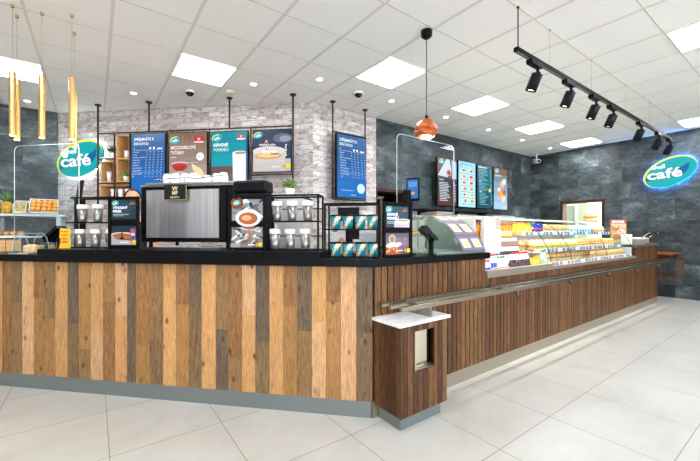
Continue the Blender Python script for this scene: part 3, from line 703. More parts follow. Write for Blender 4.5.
BL_ = '#1c5fae'
def screen(name, label, loc, rz, w, h, depth=.045, emit=.85, cat='screen'):
    t = thing(name, label, cat, loc, rz)
    b = MB(); b.box(-w/2-.012, w/2+.012, 0, depth, -.012, h+.012, bev=.003); b.build('casing', BLACK, t)
    b = MB(); b.box(-.06, .06, depth, depth+.02, h*.3, h*.7); b.build('mount', BLACKM, t)
    return t, Art(-w/2, w/2, 0, h, -.0005, emit, .3)
def menu_blue(A, w, h, circle=False):
    A.grad(0, 1, 0, 1, ['#1368b4', '#1266b2', '#1162ac', '#115da4', '#13589a', '#185592', '#1f5890', '#275d92'])
    A.text('ZPŘÍJEMNĚTE SI', .07, .895, .055, '#ffffff', 'LEFT', .004, 0, w*.60); A.text('DEN KÁVOU', .07, .825, .055, '#ffffff', 'LEFT', .004, 0, w*.44)
    A.oval(.57, .775, .03, .03, '#ffffff'); A.oval(.68, .775, .03, .03, '#ffffff'); A.rect(.78, .93, .757, .775, '#dfeaf6')
    A.rect(.06, .94, .742, .746, '#cfe0f2'); A.text('ml', .07, .765, .022, '#e9f2fb')
    rows = ['Espresso', 'Lungo', 'Espresso macchiato', 'Americano', 'Cappuccino', 'Caffé latte', 'Latte macchiato', 'Vídeňská káva', 'Horká čokoláda', 'Čaj']
    y = .705
    for i, r in enumerate(rows):
        A.text(r, .07, y, .024, '#e3eef9', 'LEFT', 0)
        for x in (.47, .58, .69, .82, .93): A.text('%d' % (29+i*3+int(x*10) if x > .5 else 10), x, y, .022, '#d3e3f3', 'CENTER', 0)
        y -= .042
        if i == 7: A.rect(.06, .94, y+.022, y+.025, '#cfe0f2'); y -= .012
    if circle: A.oval(.76, .15, .14, .14, '#a9d5ec'); A.oval(.76, .15, .125, .125, '#c8e6f5'); A.rect(.07, .5, .105, .11, '#dbe8f5'); A.text('Shell Café', .5, .03, .022, '#ffffff', 'CENTER')
SZ = 1.72
def scr(x0, x1, name, label, z0, z1, dy=0):
    return screen(name, label, (*FP((x0+x1)/2, dy-.012), z0), fa, x1-x0, z1-z0)
t, A = scr(.545, 1.062, 'menu_screen', 'blue coffee price list screen hanging left of the brown food poster', SZ, 2.628); menu_blue(A, .517, .908); A.build('display', None, t)
t, A = scr(1.13, 1.693, 'advert_screen', 'brown wood advert screen with red bowl and cheese sticks behind the coffee machine', SZ, 2.622)
A.grad(0, 1, 0, 1, ['#b9afae', '#b3a6a6', '#ab9b9a', '#a08d8a', '#94807a', '#8b7468', '#846a5a', '#7b5f4d']); rn = random.Random(3)
for i in range(12): x = rn.uniform(0, .8); A.poly([(x, .35+.02*i), (x+.18, .95-.01*i), (x+.195, .95-.01*i), (x+.015, .35+.02*i)], '#8e776b')
A.logo(.17, .88, .13); A.rect(.68, .93, .86, .93, '#c41f24'); A.text('30', .80, .875, .045, '#ffffff', 'CENTER', .01); A.rect(.68, .93, .835, .855, '#e9e2da')
A.text('MOZZARELOVÉ', .06, .745, .062, '#f4efec', 'LEFT', .012, 0, .37); A.text('TYČINKY', .06, .665, .062, '#f4efec', 'LEFT', .012, 0, .20); A.rect(.07, .2, .61, .625, '#d8cfcd')
A.oval(.84, .62, .10, .10, '#e9f1f2'); A.text('49,–', .84, .605, .04, '#5c9ab0', 'CENTER', .01)
A.rect(.1, .8, .525, .53, '#e3dddd'); A.oval(.30, .515, .22, .05, '#c9c2c6'); A.oval(.30, .50, .20, .17, '#a82a22', 0, 24, PI, 2*PI); A.oval(.30, .505, .195, .035, '#c03a2c'); A.oval(.30, .385, .1, .02, '#c6bfc2')
for k in range(4): A.oval(.70+.06*k, .43-.02*k, .045, .14, '#e0cf9a', .5)
A.rect(.0, 1, 0, .06, '#c9c0be'); A.build('display', None, t)
t, A = scr(1.762, 2.282, 'advert_screen', 'teal advert screen with a white coffee mug, right of the brown food advert', SZ, 2.612)
A.rect(0, 1, 0, 1, '#0d8f9e'); A.grad(0, 1, .3, 1, ['#0c9aa6', '#0b93a0', '#0b8b99', '#0c8392']); A.grad(0, 1, 0, .47, ['#7d5f52', '#74564a', '#6b5249', '#5f4c49'])
A.logo(.17, .90, .14); A.rect(.74, .93, .90, .945, '#d0243a'); A.text('30', .83, .907, .035, '#ffffff', 'CENTER', .01); A.rect(.72, .95, .872, .89, '#e9f4f2')
A.text('KÁVOVÉ', .07, .775, .058, '#ffffff', 'LEFT', .03, 0, .205); A.text('PONDĚLÍ', .07, .70, .058, '#eefafa', 'LEFT', -.002, 0, .215)
A.poly([(.62, .0), (.60, .665), (1.0, .665), (1, 0)], '#dfe9f4'); A.poly([(.62,0),(.66,0),(.66,.3),(.61,.3)], '#c9dbf0'); A.oval(.80, .665, .20, .055, '#eef3f8'); A.oval(.82, .665, .16, .038, '#b08d74'); A.rect(.97, 1, 0, .9, '#1a4f95'); A.build('display', None, t)
t, A = screen('hanging_poster', 'square poster of a big coffee cup on dark blue, right end of the row', (*FP(2.631, -.008), 2.05), fa, .53, .565, .012, .75, 'poster')
A.grad(0, 1, 0, 1, ['#1c2a44', '#1d2c48', '#20304d', '#2b3b58', '#22304c']); A.oval(.78, .80, .25, .12, '#5a6680'); A.oval(.85, .78, .15, .08, '#8d93a4'); A.poly([(0,.0),(0,.52),(.85,.52),(.87,0)], '#c8c4c0'); A.oval(.42, .50, .43, .115, '#d9d6d1'); A.oval(.40, .38, .36, .085, '#d8963f'); A.oval(.40, .39, .30, .06, '#efc98e'); A.oval(.58, .42, .12, .02, '#8f4f1c')
A.text('VÍDEŇSKÁ KÁVA', .16, .62, .035, '#ffffff', 'LEFT', .02, 0, .235); A.text('Ochutnejte', .25, .44, .06, '#ffffff', 'LEFT', .01, 0, .2); A.oval(.36, .72, .04, .04, '#e59a4a'); A.oval(.36, .54, .025, .025, '#e08a3a')
A.rect(.85, 1, 0, .30, '#b9b6b1'); A.rect(0, .85, 0, .2, '#c2beb9'); A.rect(.89, 1, .08, .18, '#f5d400'); A.oval(.83, .12, .04, .04, '#f08a1c'); A.rect(.5, .7, .1, .12, '#f0ede8')
A.logo(.15, .87, .12); 
for k in range(5): A.oval(.88-.01*(k % 2), .62-.06*k, .03, .02, '#e6e6ea', 1.0)
A.build('display', None, t)

# corner menu on its own two poles
t = thing('pole_frame', 'pair of bronze ceiling poles carrying the tall blue menu at the brick corner', 'frame', (3.055, 4.10, 0), 0)
for x in (-.297, .297):
    b = MB(); b.cyl((x,0,1.70), (x,0,ZC-.02), .012, BROWNP); b.lathe([(.035,ZC-.02),(.045,ZC-.0045)], (x,0,0), BROWNP, 16); b.build('pole', None, t)
for z in (2.66, 1.70): b = MB(); b.cyl((-.297,0,z), (.297,0,z), .011, BROWNP); b.build('crossbar', None, t)
t, A = screen('menu_screen', 'tall blue coffee price list with pale circle, hanging on poles at the brick corner', (3.055, 4.04, 1.727), 0, .52, .895); menu_blue(A, .52, .895, True); A.build('display', None, t)

# four upright menu screens on the dark back wall
def bscr(u0, u1, label):
    t, A = screen('menu_screen', label, ((u0+u1)/2, 4.12, 1.717), 0, u1-u0-.02, .875, .05, .9)
    b = MB(); b.box(-.03, .03, .07, .179, .35, .55); b.build('wall_bracket', BLACKM, t); return t, A
rn = random.Random(11)
def food(A, x, y, r):
    A.oval(x, y, r, r*.62, rn.choice(['#e9dcc0', '#dfe9ee', '#f1e6cf'])); A.oval(x+r*.1, y+.004, r*.72, r*.40, rn.choice(['#d98f3c', '#c9582f', '#e0b050', '#b5652f'])); A.oval(x-r*.2, y+.008, r*.35, r*.22, rn.choice(['#7fae3a', '#c7302a', '#f0d060', '#5b3a78']))
t, A = bscr(5.05, 5.61, 'leftmost dark back-wall menu screen with brown list below a white wrap')
A.grad(0, 1, 0, .54, ['#5b3527', '#4f3027', '#452c2a', '#3d2a2e']); A.grad(0, 1, .54, 1, ['#6d4334', '#74493a', '#7b5140', '#6a4636']); A.poly([(.0,.62),(.45,.98),(.62,.98),(.72,.75),(.5,.6)], '#cfd6e2'); A.poly([(.75,.58),(.72,.98),(1,.95),(1,.58)], '#9fb7dd'); A.oval(.58,.70,.13,.12,'#c9a98f'); A.oval(.58,.70,.09,.085,'#c2372b'); A.rect(0,1,.50,.57,'#2b3550')
A.logo(.2,.91,.13); A.text('NABÍDKA', .06, .525, .03, '#ffffff', 'LEFT', .02)
for i in range(12):
    y = .47-.034*i; A.rect(.06, .06+rn.uniform(.35,.6), y, y+.013, '#e6e8ee'); A.rect(.80, .92, y, y+.013, '#aebfdc')
A.rect(.86,.95,.44,.475,'#d04a3a'); A.build('display', None, t)
t, A = bscr(5.66, 6.22, 'pale blue back-wall menu screen with rows of food pictures, second of four')
A.grad(0, 1, 0, 1, ['#a9dcec', '#a4d8ea', '#a9dbec', '#9fd2e8', '#8cc9e3']); A.logo(.14,.93,.10); A.text('SNÍDANĚ A SVAČINY', .28, .925, .03, '#1f6f9a', 'LEFT', .01)
for j in range(6):
    for i in range(2): food(A, .28+.42*i, .80-.135*j, .14); A.rect(.12+.42*i, .42+.42*i, .735-.135*j, .745-.135*j, '#3d87a8')
A.build('display', None, t)
t, A = bscr(6.27, 6.82, 'dark teal back-wall menu screen of text with small yellow tag, third of four')
A.grad(0, 1, 0, 1, ['#0f4656', '#11505f', '#125665', '#165e6e', '#145a6b', '#0f5164']); A.text('NABÍDKA NÁPOJŮ', .07, .93, .036, '#ffffff', 'LEFT', .02)
y = .89
for i in range(26):
    if i in (9, 16): A.text('KÁVA' if i == 9 else 'TEPLÉ', .07, y-.005, .032, '#ffffff', 'LEFT', .02)
    else: A.rect(.07, .07+rn.uniform(.35,.65), y, y+.009, '#8fd0da'); A.rect(.82,.92,y,y+.009,'#8fd0da')
    y -= .0325
A.rect(.66,.80,.38,.46,'#e9e23a'); A.build('display', None, t)
t, A = bscr(6.86, 7.40, 'rightmost back-wall menu screen with golden pancakes on pale blue, beside the wall corner')
A.grad(0, 1, 0, 1, ['#9fc0e6', '#93b4dd', '#86a5cd', '#7f98bb', '#77838f', '#6f5f50']); A.logo(.25,.92,.14); A.rect(.78,.95,.90,.96,'#c8242c'); A.text('PALAČINKY', .1, .80, .04, '#ffffff', 'LEFT', .02)
for x, y, r, c in ((.62,.62,.2,'#dcae7c'),(.75,.68,.15,'#e9dcc8'),(.45,.40,.2,'#d99a4c'),(.58,.32,.2,'#e3ad62'),(.75,.42,.13,'#b55a3a'),(.7,.26,.16,'#f0d3a0'),(.35,.48,.1,'#f4e9d5')): A.oval(x, y, r, r*.8, c, .5)
A.rect(.7,.9,.02,.07,'#efe040'); A.build('display', None, t)

# ------------------------------------------------------------------ things on the front counter
def T45(s, t_, z, name, label, cat, group=None): return thing(name, label, cat, (*D(s, t_), z), -PI/4, group)
RZ = 1.0985                                    # top of the raised shelf
# steel travel cups
def tumbler(loc, rz, lab, grp):
    t = thing('travel_cup', lab, 'cup', loc, rz, grp)
    b = MB(); b.lathe([(.027,0),(.029,.003),(.0378,.108)]); b.build('cup_body', CUPST, t)
    b = MB(); b.lathe([(.0385,.1085),(.041,.112),(.041,.126),(.039,.129),(.039,.141),(.034,.144)]); b.build('lid', WHITEP, t)
    b = MB(); b.lathe([(.010,-.0005),(.008,-.0012)], X=Matrix.Translation((0,-.0322,.055)) @ Matrix.Rotation(PI/2-.1, 4, 'X'), n=16); b.build('emblem', M('#6d3c2c', .4), t)
    return t
CUPST = m_steel('tumbler_steel', '#9a958d', .3, (50, 50, .3), .75)
proto = None
def cups(ss, tt, z, lab, grp):
    global proto
    for s in ss:
        loc = (*D(s, tt), z)
        if proto is None: proto = tumbler(loc, -PI/4, lab, grp)
        else: dup(proto, loc, -PI/4, lab, grp)
cups((-2.585, -2.44, -2.292), 2.475, 1.3105, 'steel travel cup with white lid on the upper shelf of the left rack', 'upper row of steel cups in the left rack')
cups((-2.60, -2.45, -2.302), 2.465, 1.108, 'steel travel cup with white lid on the lower shelf of the left rack', 'lower row of steel cups in the left rack')
cups((-.895, -.780, -.663), 2.445, 1.3105, 'steel travel cup with white lid on the upper shelf right of the coffee machine', 'upper row of steel cups in the right rack')
cups((-.895, -.780, -.668), 2.40, 1.108, 'steel travel cup with white lid on the lower shelf right of the coffee machine', 'lower row of steel cups in the right rack')
def bar(b, *p, r=.006): 
    for a, c in zip(p, p[1:]):
        a = Vector(a); c = Vector(c); lo = [min(a[i], c[i])-r for i in range(3)]; hi = [max(a[i], c[i])+r for i in range(3)]
        b.box(lo[0], hi[0], lo[1], hi[1], lo[2], hi[2])
def rack(s0, s1, t_, z0, zmid, ztop, label, depth=.11, left=True, rails=(), z_off=0):
    c = (s0+s1)/2; w = (s1-s0)/2; t = T45(c, t_, z0, 'wire_rack', label, 'rack')
    h = ztop-z0; hm = zmid-z0
    for y in (0, depth):
        for s_ in (-1, 1):
            if left or y or s_ > 0: b = MB(); bar(b, (s_*w,y,.006), (s_*w,y,h)); b.build('upright', BLACKM, t)
    b = MB()
    for y in (0, depth):
        bar(b, (-w,y,h), (w,y,h))
    bar(b, (w,0,h), (w,depth,h)); 
    if left: bar(b, (-w,0,h), (-w,depth,h))
    b.build('top_rail', BLACKM, t)
    for zz in rails: b = MB(); bar(b, (-w,depth,zz-z0), (w,depth,zz-z0), r=.004); b.build('back_bar', BLACKM, t)
    b = MB(); b.box(-w-(0 if left else .06), w, 0, depth, hm-.005, hm+.004); b.build('shelf', BLACKM, t)
    b = MB(); b.box(-w-(0 if left else .06), w, 0, depth, .001, .008); b.build('base', BLACKM, t); return t
rack(-2.63, -2.235, 2.415, RZ, 1.306, 1.505, 'black wire cup rack at the left end, six steel cups on it', .12, False)
rack(-.945, -.563, 2.35, RZ, 1.306, 1.488, 'black wire cup rack right of the coffee machine, six steel cups on it', .15, True, (1.40, 1.20))
rack(-.515, -.145, 2.355, 1.053, 1.247, 1.424, 'black rack of teal cups near the counter corner', .14, True, (1.345,))
# teal paper cups
def m_swoosh():
    m, t = mat('teal_cup_print'); o = t.obj(); s_ = t.n('ShaderNodeSeparateXYZ'); t.l(o, s_.inputs[0])
    x, z = s_.outputs[0], s_.outputs[2]
    d = t.math('SUBTRACT', z, t.math('ADD', t.math('MULTIPLY', x, 1.25), t.math('ADD', .042, t.math('MULTIPLY', t.math('SINE', t.math('MULTIPLY', x, 75)), .010))))
    band = t.math('LESS_THAN', t.math('ABSOLUTE', d), .023)
    c = t.mix(band, lin('#0f7f86'), lin('#e3cfa3'))
    e = t.math('ADD', t.math('POWER', t.math('DIVIDE', t.math('SUBTRACT', x, .002), .017), 2), t.math('POWER', t.math('DIVIDE', t.math('SUBTRACT', z, .047), .010), 2))
    c = t.mix(t.math('LESS_THAN', e, 1.25), c, lin('#e9e9a8')); c = t.mix(t.math('LESS_THAN', e, 1), c, lin('#0d6f86'))
    e2 = t.math('ADD', t.math('POWER', t.math('DIVIDE', t.math('SUBTRACT', x, .002), .009), 2), t.math('POWER', t.math('DIVIDE', t.math('SUBTRACT', z, .047), .003), 2))
    c = t.mix(t.math('LESS_THAN', e2, 1), c, lin('#ffffff'))
    t.bsdf(c, .4); return m
SW = m_swoosh(); pc = None
for zz, ss, tt, row in ((1.2515, (-.453, -.366, -.279, -.192), 2.425, 'upper'), (1.0615, (-.450, -.362, -.272, -.186), 2.405, 'lower')):
    for s in ss:
        lab = 'teal and cream paper cup with black lid on the %s shelf of the corner rack' % row; g = '%s row of teal paper cups' % row
        if pc is None:
            pc = thing('paper_cup', lab, 'cup', (*D(s, tt), zz), -PI/4, g)
            b = MB(); b.lathe([(.031,0),(.0405,.088)], n=28); b.build('cup_body', SW, pc)
            b = MB(); b.lathe([(.0422,.0885),(.0425,.094),(.036,.099)], n=28); b.build('lid', BLACK, pc)
        else: dup(pc, (*D(s, tt), zz), -PI/4, lab, g)
# counter-top poster stands
def stand(loc, rz, w, z0, rows, ztop, label):
    t = thing('poster_stand', label, 'poster stand', (loc[0], loc[1], z0), rz)
    b = MB()
    for s_ in (-1, 1): b.box(s_*w/2-.009, s_*w/2+.009, -.004, .014, .0, ztop-z0)
    for a, c, _ in rows: b.box(-w/2, w/2, -.004, .012, c-z0, c-z0+.012); b.box(-w/2, w/2, -.004, .012, a-z0-.012, a-z0)
    b.box(-w/2+.035, w/2, .014, .034, 0, .008); b.box(-w/2, w/2, -.004, .014, ztop-z0-.016, ztop-z0); b.build('frame', BLACKM, t)
    b = MB(); b.box(-w/2+.009, w/2-.009, .010, .014, .008, ztop-z0-.016); b.build('backing', BLACKM, t)
    for a, c, fn in rows:
        A = Art(-w/2+.010, w/2-.010, a-z0, c-z0, .0095, 0, .3, .0005); fn(A); A.build('poster', None, t)
        for x_ in (-.3, .3): b = MB(); b.box(x_*w-.012, x_*w+.012, -.009, -.004, c-z0+.001, c-z0+.014); b.build('clip', BLACK, t)
    return t
def p_teal(title, sub):
    def f(A):
        A.grad(0, 1, 0, 1, ['#0d2b31', '#0c3138', '#0b373f', '#0a3b44']); A.logo(.17, .83, .13); A.poly([(.78,.80),(.74,.90),(.79,.87),(.83,.92),(.87,.87),(.93,.90),(.90,.80)], '#c91f2c'); A.rect(.71, .97, .765, .785, '#e8c820'); A.rect(.80,.97,.765,.785,'#4f9a3a')
        A.text(title, .08, .54, .026, '#f4f7f7', 'LEFT', .035); A.text(sub, .08, .36, .026, '#f4f7f7', 'LEFT', .035)
        A.rect(.08, .70, .24, .27, '#aebfc0'); A.rect(.08, .50, .17, .20, '#8fa5a8')
        if title == 'KÁVOVÉ': A.poly([(.35,0),(.35,.3),(1,.35),(1,0)], '#b9b2ae'); A.oval(.73, .30, .33, .07, '#efece8'); A.oval(.72, .30, .27, .05, '#b5582c'); A.rect(.45,.98,.22,.30,'#d9d2cc')
    return f
def p_pour(A):
    A.grad(0, 1, 0, 1, ['#b9b5b2', '#8a5430', '#a3612f', '#6b3d22', '#0b2f35', '#0b353c']); A.poly([(0,.0),(0,.55),(.18,.30),(.8,.22),(1,.3),(1,0)], '#a8a5a6'); A.oval(.42,.52,.42,.10,'#e6e0d8'); A.oval(.42,.50,.38,.085,'#9c5b2a'); A.poly([(.38,.3),(.46,.3),(.44,.9),(.42,.9)], '#1f0f0a'); A.oval(.42,.34,.1,.04,'#1f0f0a')
    A.rect(.74,.97,.35,.88,'#2450b4'); A.rect(.77,.94,.66,.82,'#e0342a'); A.rect(.78,.93,.5,.62,'#f4d838'); A.rect(.86,.98,.05,.25,'#f6d423'); A.oval(.8,.15,.05,.05,'#f08a1c'); A.rect(.35,.7,.11,.16,'#e9e4de')
def p_cup(A):
    A.rect(0,1,0,1,'#8d8f90')
    r_ = random.Random(5)
    for i in range(26): A.oval(r_.uniform(0,1), r_.uniform(.1,.95), r_.uniform(.05,.16), r_.uniform(.01,.05), r_.choice(['#d9dadb','#2b2e31','#53575a','#eceded','#17191b']), r_.uniform(-1,1))
    A.oval(.55,.12,.40,.26,'#dcdcdc'); A.oval(.55,.10,.30,.18,'#a5552c'); A.oval(.5,.12,.16,.08,'#d9a06c'); A.oval(.2,.82,.2,.17,'#7a3c1d'); A.logo(.2,.82,.11)
def p_drip(A):
    A.rect(0,1,0,1,'#8b8480'); r_ = random.Random(9)
    for i in range(24): A.oval(r_.uniform(0,1), r_.uniform(.1,.9), r_.uniform(.05,.17), r_.uniform(.01,.05), r_.choice(['#cfcac6','#3a3634','#5f5954','#e3dfdb','#1f1c1a']), r_.uniform(-1,1))
    A.oval(.6,.98,.3,.09,'#c9c5c2'); A.oval(.6,.99,.22,.06,'#a5502a'); A.rect(.56,.61,.28,.9,'#b5602c'); A.rect(.55,.75,.10,.16,'#efece8'); A.oval(.82,.14,.05,.05,'#f08a1c'); A.rect(.88,.99,.06,.24,'#f6d423'); A.rect(0,.3,0,.2,'#a39b95')
def p_cake(A):
    A.grad(0, 1, 0, 1, ['#5e4a54', '#6a5560', '#7b6873', '#70606b', '#5f505b']); A.poly([(.02,0),(.02,.38),(.55,.48),(.63,.05),(.6,0)], '#b5531f'); r_ = random.Random(4)
    for i in range(18): A.oval(r_.uniform(.05,.58), r_.uniform(.04,.36), .03, .03, r_.choice(['#e08a2c','#c9401f','#f0b54a','#8a2f14']))
    A.poly([(0,.42),(.1,.52),(.6,.56),(.64,.46),(.5,.36),(.05,.34)], '#e6e3e6'); A.oval(.25,.72,.13,.13,'#d9c9b0'); A.oval(.25,.72,.10,.10,'#8f6f55'); A.rect(.40,.68,.15,.19,'#f0ece8'); A.oval(.80,.17,.05,.05,'#f08a1c'); A.rect(.87,.99,.08,.26,'#f6d423'); A.text('GO', .75, .66, .016, '#c9bcc4')
stand(D(-2.108, 2.365), -PI/4, .246, RZ, [(1.130, 1.275, p_pour), (1.327, 1.478, p_teal('VÝHODNÝ', 'PÁREK'))], 1.502, 'black poster stand with dark teal and pouring chocolate posters left of the coffee machine')
stand(D(-1.095, 2.365), -PI/4, .264, RZ, [(1.118, 1.265, p_drip), (1.312, 1.467, p_cup)], 1.490, 'black poster stand with two grey coffee cup photos right of the coffee machine')
stand((1.742, 1.765), 0, .255, 1.0525, [(1.073, 1.222, p_cake), (1.262, 1.412, p_teal('KÁVOVÉ', 'PONDĚLÍ'))], 1.436, 'black poster stand with teal coffee poster above a cake poster at the counter corner')

# coffee machine seen from its back
t = T45(-1.788, 2.68, RZ, 'coffee_machine', 'wide stainless coffee machine with black frame, rear panel to the front', 'coffee machine')
for x in (-.36, .36):
    for y in (.04, .40): b = MB(); b.lathe([(.018,0),(.014,.045)], (x,y,0), BLACK, 12); b.build('foot', None, t)
b = MB(); b.box(-.426, .426, 0, .44, .045, .515, bev=.006); b.build('body', BLACK, t)
b = MB(); b.box(-.369, .298, -.008, -.0005, .082, .490, bev=.001); b.build('rear_panel', MACH, t)
b = MB(); b.box(-.42, .43, -.02, .45, .516, .530, bev=.004); b.box(-.36, .44, -.03, .45, .5305, .547, m_steel('tray_steel', '#a9a7a0', .35, (1,1,1)), bev=.003); b.build('cup_tray', None, t)
b = MB(); b.box(-.415, -.395, -.014, -.001, .12, .40, BLACK); b.box(-.395, -.380, -.012, -.001, .14, .38, BLACK); b.build('side_handle', None, t)
b = MB(); b.box(.300, .306, -.010, -.001, .082, .49, M('#c9b98c', .3, 1)); b.box(.36, .372, -.012, -.001, .07, .49, BLACK); b.build('corner_strip', None, t)
b = MB(); b.tube([(-.28,-.02,.575),(.05,-.02,.59),(.06,-.02,.575),(.36,-.02,.60)], .004); 
for x in (-.2, .0, .25): b.cyl((x,-.02,.5475), (x,-.02,.580), .003)
b.build('cup_rail', STEELH, t)
b2 = MB(); b2.box(-.177, .023, -.036, -.031, .405, .525, m_mottle('badge_black', '#0c0d0c', '#151715', 30, .3)); b2.box(-.177, .023, -.0365, -.031, .398, .405, M('#b9a768', .3, .8)); b2.box(.023, .029, -.0365, -.031, .398, .525, M('#b9a768', .3, .8)); b2.build('badge', None, t)
A = Art(-.177, .023, .405, .525, -.0365, 0, .3); C_ = '#d9cf9a'
A.text('W', .5, .62, .05, C_, 'CENTER', .03); A.text('MF', .5, .33, .042, C_, 'CENTER', .03); A.text('espresso', .5, .10, .024, C_, 'CENTER', .012); A.build('badge_lettering', None, t)
for i, (x, y, k) in enumerate(((-.215,.06,1),(-.13,.05,1),(-.045,.06,1),(.04,.05,1),(-.17,.18,0),(-.083,.18,0),(.004,.18,0),(.091,.18,0),(.31,.06,0),(.225,.10,0))):
    loc = Vector((*D(-1.788, 2.68), RZ)) + Matrix.Rotation(-PI/4, 3, 'Z') @ Vector((x, y, .5475))
    lab, g = ('white cup turned upside down on the coffee machine top', 'upturned white cups on the coffee machine')
    if i == 0:
        wc = thing('coffee_cup', lab, 'cup', loc, 0, g); b = MB(); b.lathe([(.039,0),(.040,.004),(.037,.055),(.028,.085),(.020,.088)], caps=True); b.build('bowl', WHITEP, wc)
        b = MB(); b.tube([(.036,0,.05),(.055,0,.045),(.055,0,.025),(.038,0,.02)], .004); b.build('handle', WHITEP, wc)
    else: dup(wc, loc, random.uniform(1.2, 1.9), lab, g)
# saucers, spoons and clutter glimpsed under the machine
t = T45(-1.50, 2.55, RZ, 'spoon_tray', 'low steel tray of spoons glimpsed under the coffee machine', 'tray')
b = MB(); b.box(-.09, .09, 0, .06, .001, .012); b.build('tray', STEEL, t); b = MB()
for k in range(4): b.cyl((-.07,.01+.012*k,.017), (.07,.02+.01*k,.02), .003); b.ell((.075,.02+.01*k,.02), .012, .008, .003)
b.build('spoon', STEELH, t)
# bean grinder tower behind the poster stand
t = T45(-1.15, 2.52, RZ, 'coffee_grinder', 'tall black coffee grinder tower beside the coffee machine', 'coffee grinder')
b = MB(); b.box(-.125, .14, 0, .15, .002, .43, bev=.004); b.build('body', BLACKM, t)
b = MB(); b.box(-.13, .145, -.01, .15, .431, .53, bev=.02); b.build('hopper_cover', BLACK, t)
b = MB()
for k in range(10): b.box(-.115+.026*k, -.105+.026*k, -.004, -.0005, .36, .42)
b.build('vent_grille', DARK, t); b = MB(); b.box(-.05, .06, -.012, -.001, .385, .40); b.build('label_plate', M('#b9bdbd', .3), t)
# milk cooler behind
t = T45(-.865, 2.73, 1.0525, 'milk_cooler', 'small appliance with slanted dark glass lid behind the right cup rack', 'milk cooler')
b = MB(); b.prismX([(0,.0),(.28,.0),(.28,.45),(.0,.45)], -.13, .09, M('#c9c7c2', .4)); b.build('body', None, t)
b = MB(); b.prismX([(-.005,.451),(.285,.451),(.285,.466),(-.005,.466)], -.135, .095, BLACK); b.build('lid', None, t)
plant((*D(-.92, 2.82), 1.0525+.467), 'small leafy plant on the appliance behind the right cup rack', m_mottle('leaf_sage', '#5f7a3c', '#a9bf74', 30), .06)

# left till
def till(loc, rz, label, ang, w=.20):
    t = thing('card_terminal', label, 'payment terminal', loc, rz)
    b = MB(); b.lathe([(.034,.0),(.034,.008),(.020,.012),(.020,.13)], n=20); b.build('stand', BLACK, t)
    X = Matrix.Translation((-.045 if ang < 0 else -.02,0,.165)) @ Matrix.Rotation(ang, 4, 'Y')
    b = MB(); b.box(-w/2, w/2, -.045, .045, -.012, .016, BLACK, X=X); b.box(-.03, .03, -.02, .02, -.035, -.012, BLACK, X=X); b.box(-w/2-.0, -w/2+.05, -.05, .05, -.03, .018, BLACK, X=X); b.build('handset', None, t)
    b = MB(); b.box(-.02, w/2-.01, -.036, .036, .0165, .0175, M('#20262c', .1), X=X); b.build('screen', None, t)
    b = MB(); b.tube([(-.02,.0,.13),(-.045,.0,.09),(-.04,0,.05)], .004); b.build('cable', BLACK, t); return t
till((*D(-2.872, 2.53), 1.0525), -PI/4, 'black card terminal tilted on its stand beside the yellow notice at left', -.65, .17)
till((2.092, 1.765, 1.0525), -.45, 'black card terminal tilted on its stand in front of the glass snack case', .78, .14)
t = T45(-2.66, 2.388, RZ, 'notice_card', 'bright yellow notice card with red lettering left of the cup rack', 'notice')
b = MB(); b.prismY([(-.055,0),(.05,0),(.053,.06),(.045,.10),(.05,.155),(-.045,.16),(-.05,.10),(-.042,.06)], 0, .003, M('#f4c81c', .5)); b.build('card', None, t)
A = Art(-.05, .05, 0, .16, -.0005, 0, .5)
rr = random.Random(2)
for zz in (.8, .62, .44, .28):
    x = .12
    while x < .85: w_ = rr.uniform(.07,.14); A.rect(x, x+w_, zz, zz+rr.uniform(.06,.10), '#e0502a'); x += w_+.04
A.build('lettering', None, t)
b = MB(); b.box(-.05, .05, .004, .015, 0.0, .004); b.build('foot', BLACK, t)
t = T45(-2.985, 2.80, 1.0525, 'till_display', 'tall slim black till display on a post behind the left cup rack', 'till display')
b = MB(); b.box(-.035, .025, 0, .05, 0, .50, bev=.004); b.build('post', BLACKM, t)
b = MB(); X = Matrix.Translation((-.005,.02,.49)) @ Matrix.Rotation(-.62, 4, 'Z') @ Matrix.Rotation(-.12, 4, 'X'); b.box(-.09, .09, -.012, .012, 0, .17, X=X, bev=.003); b.build('display', BLACK, t)
t = thing('till_display', 'black till post with small blue customer screen right of the corner poster stand', 'till display', (1.975, 1.872, 1.0525))
b = MB(); b.box(-.03, .03, 0, .045, 0, .50, bev=.004); b.box(-.05, .05, -.015, .08, 0, .012); b.build('post', BLACKM, t)
X = Matrix.Translation((.03,-.005,.385)) @ Matrix.Rotation(-1.15, 4, 'Z')
b = MB(); b.box(-.052, .052, -.012, .012, .03, .21, X=X, bev=.003); b.build('display', BLACK, t)
A = Art(-.042, .042, .05, .195, -.0125, .8, .3, .0006, X); A.rect(0,1,0,1,'#2f6fb5'); A.rect(.1,.9,.6,.9,'#5c93c9'); A.rect(.1,.7,.2,.35,'#c9a870'); A.build('display_picture', None, t)
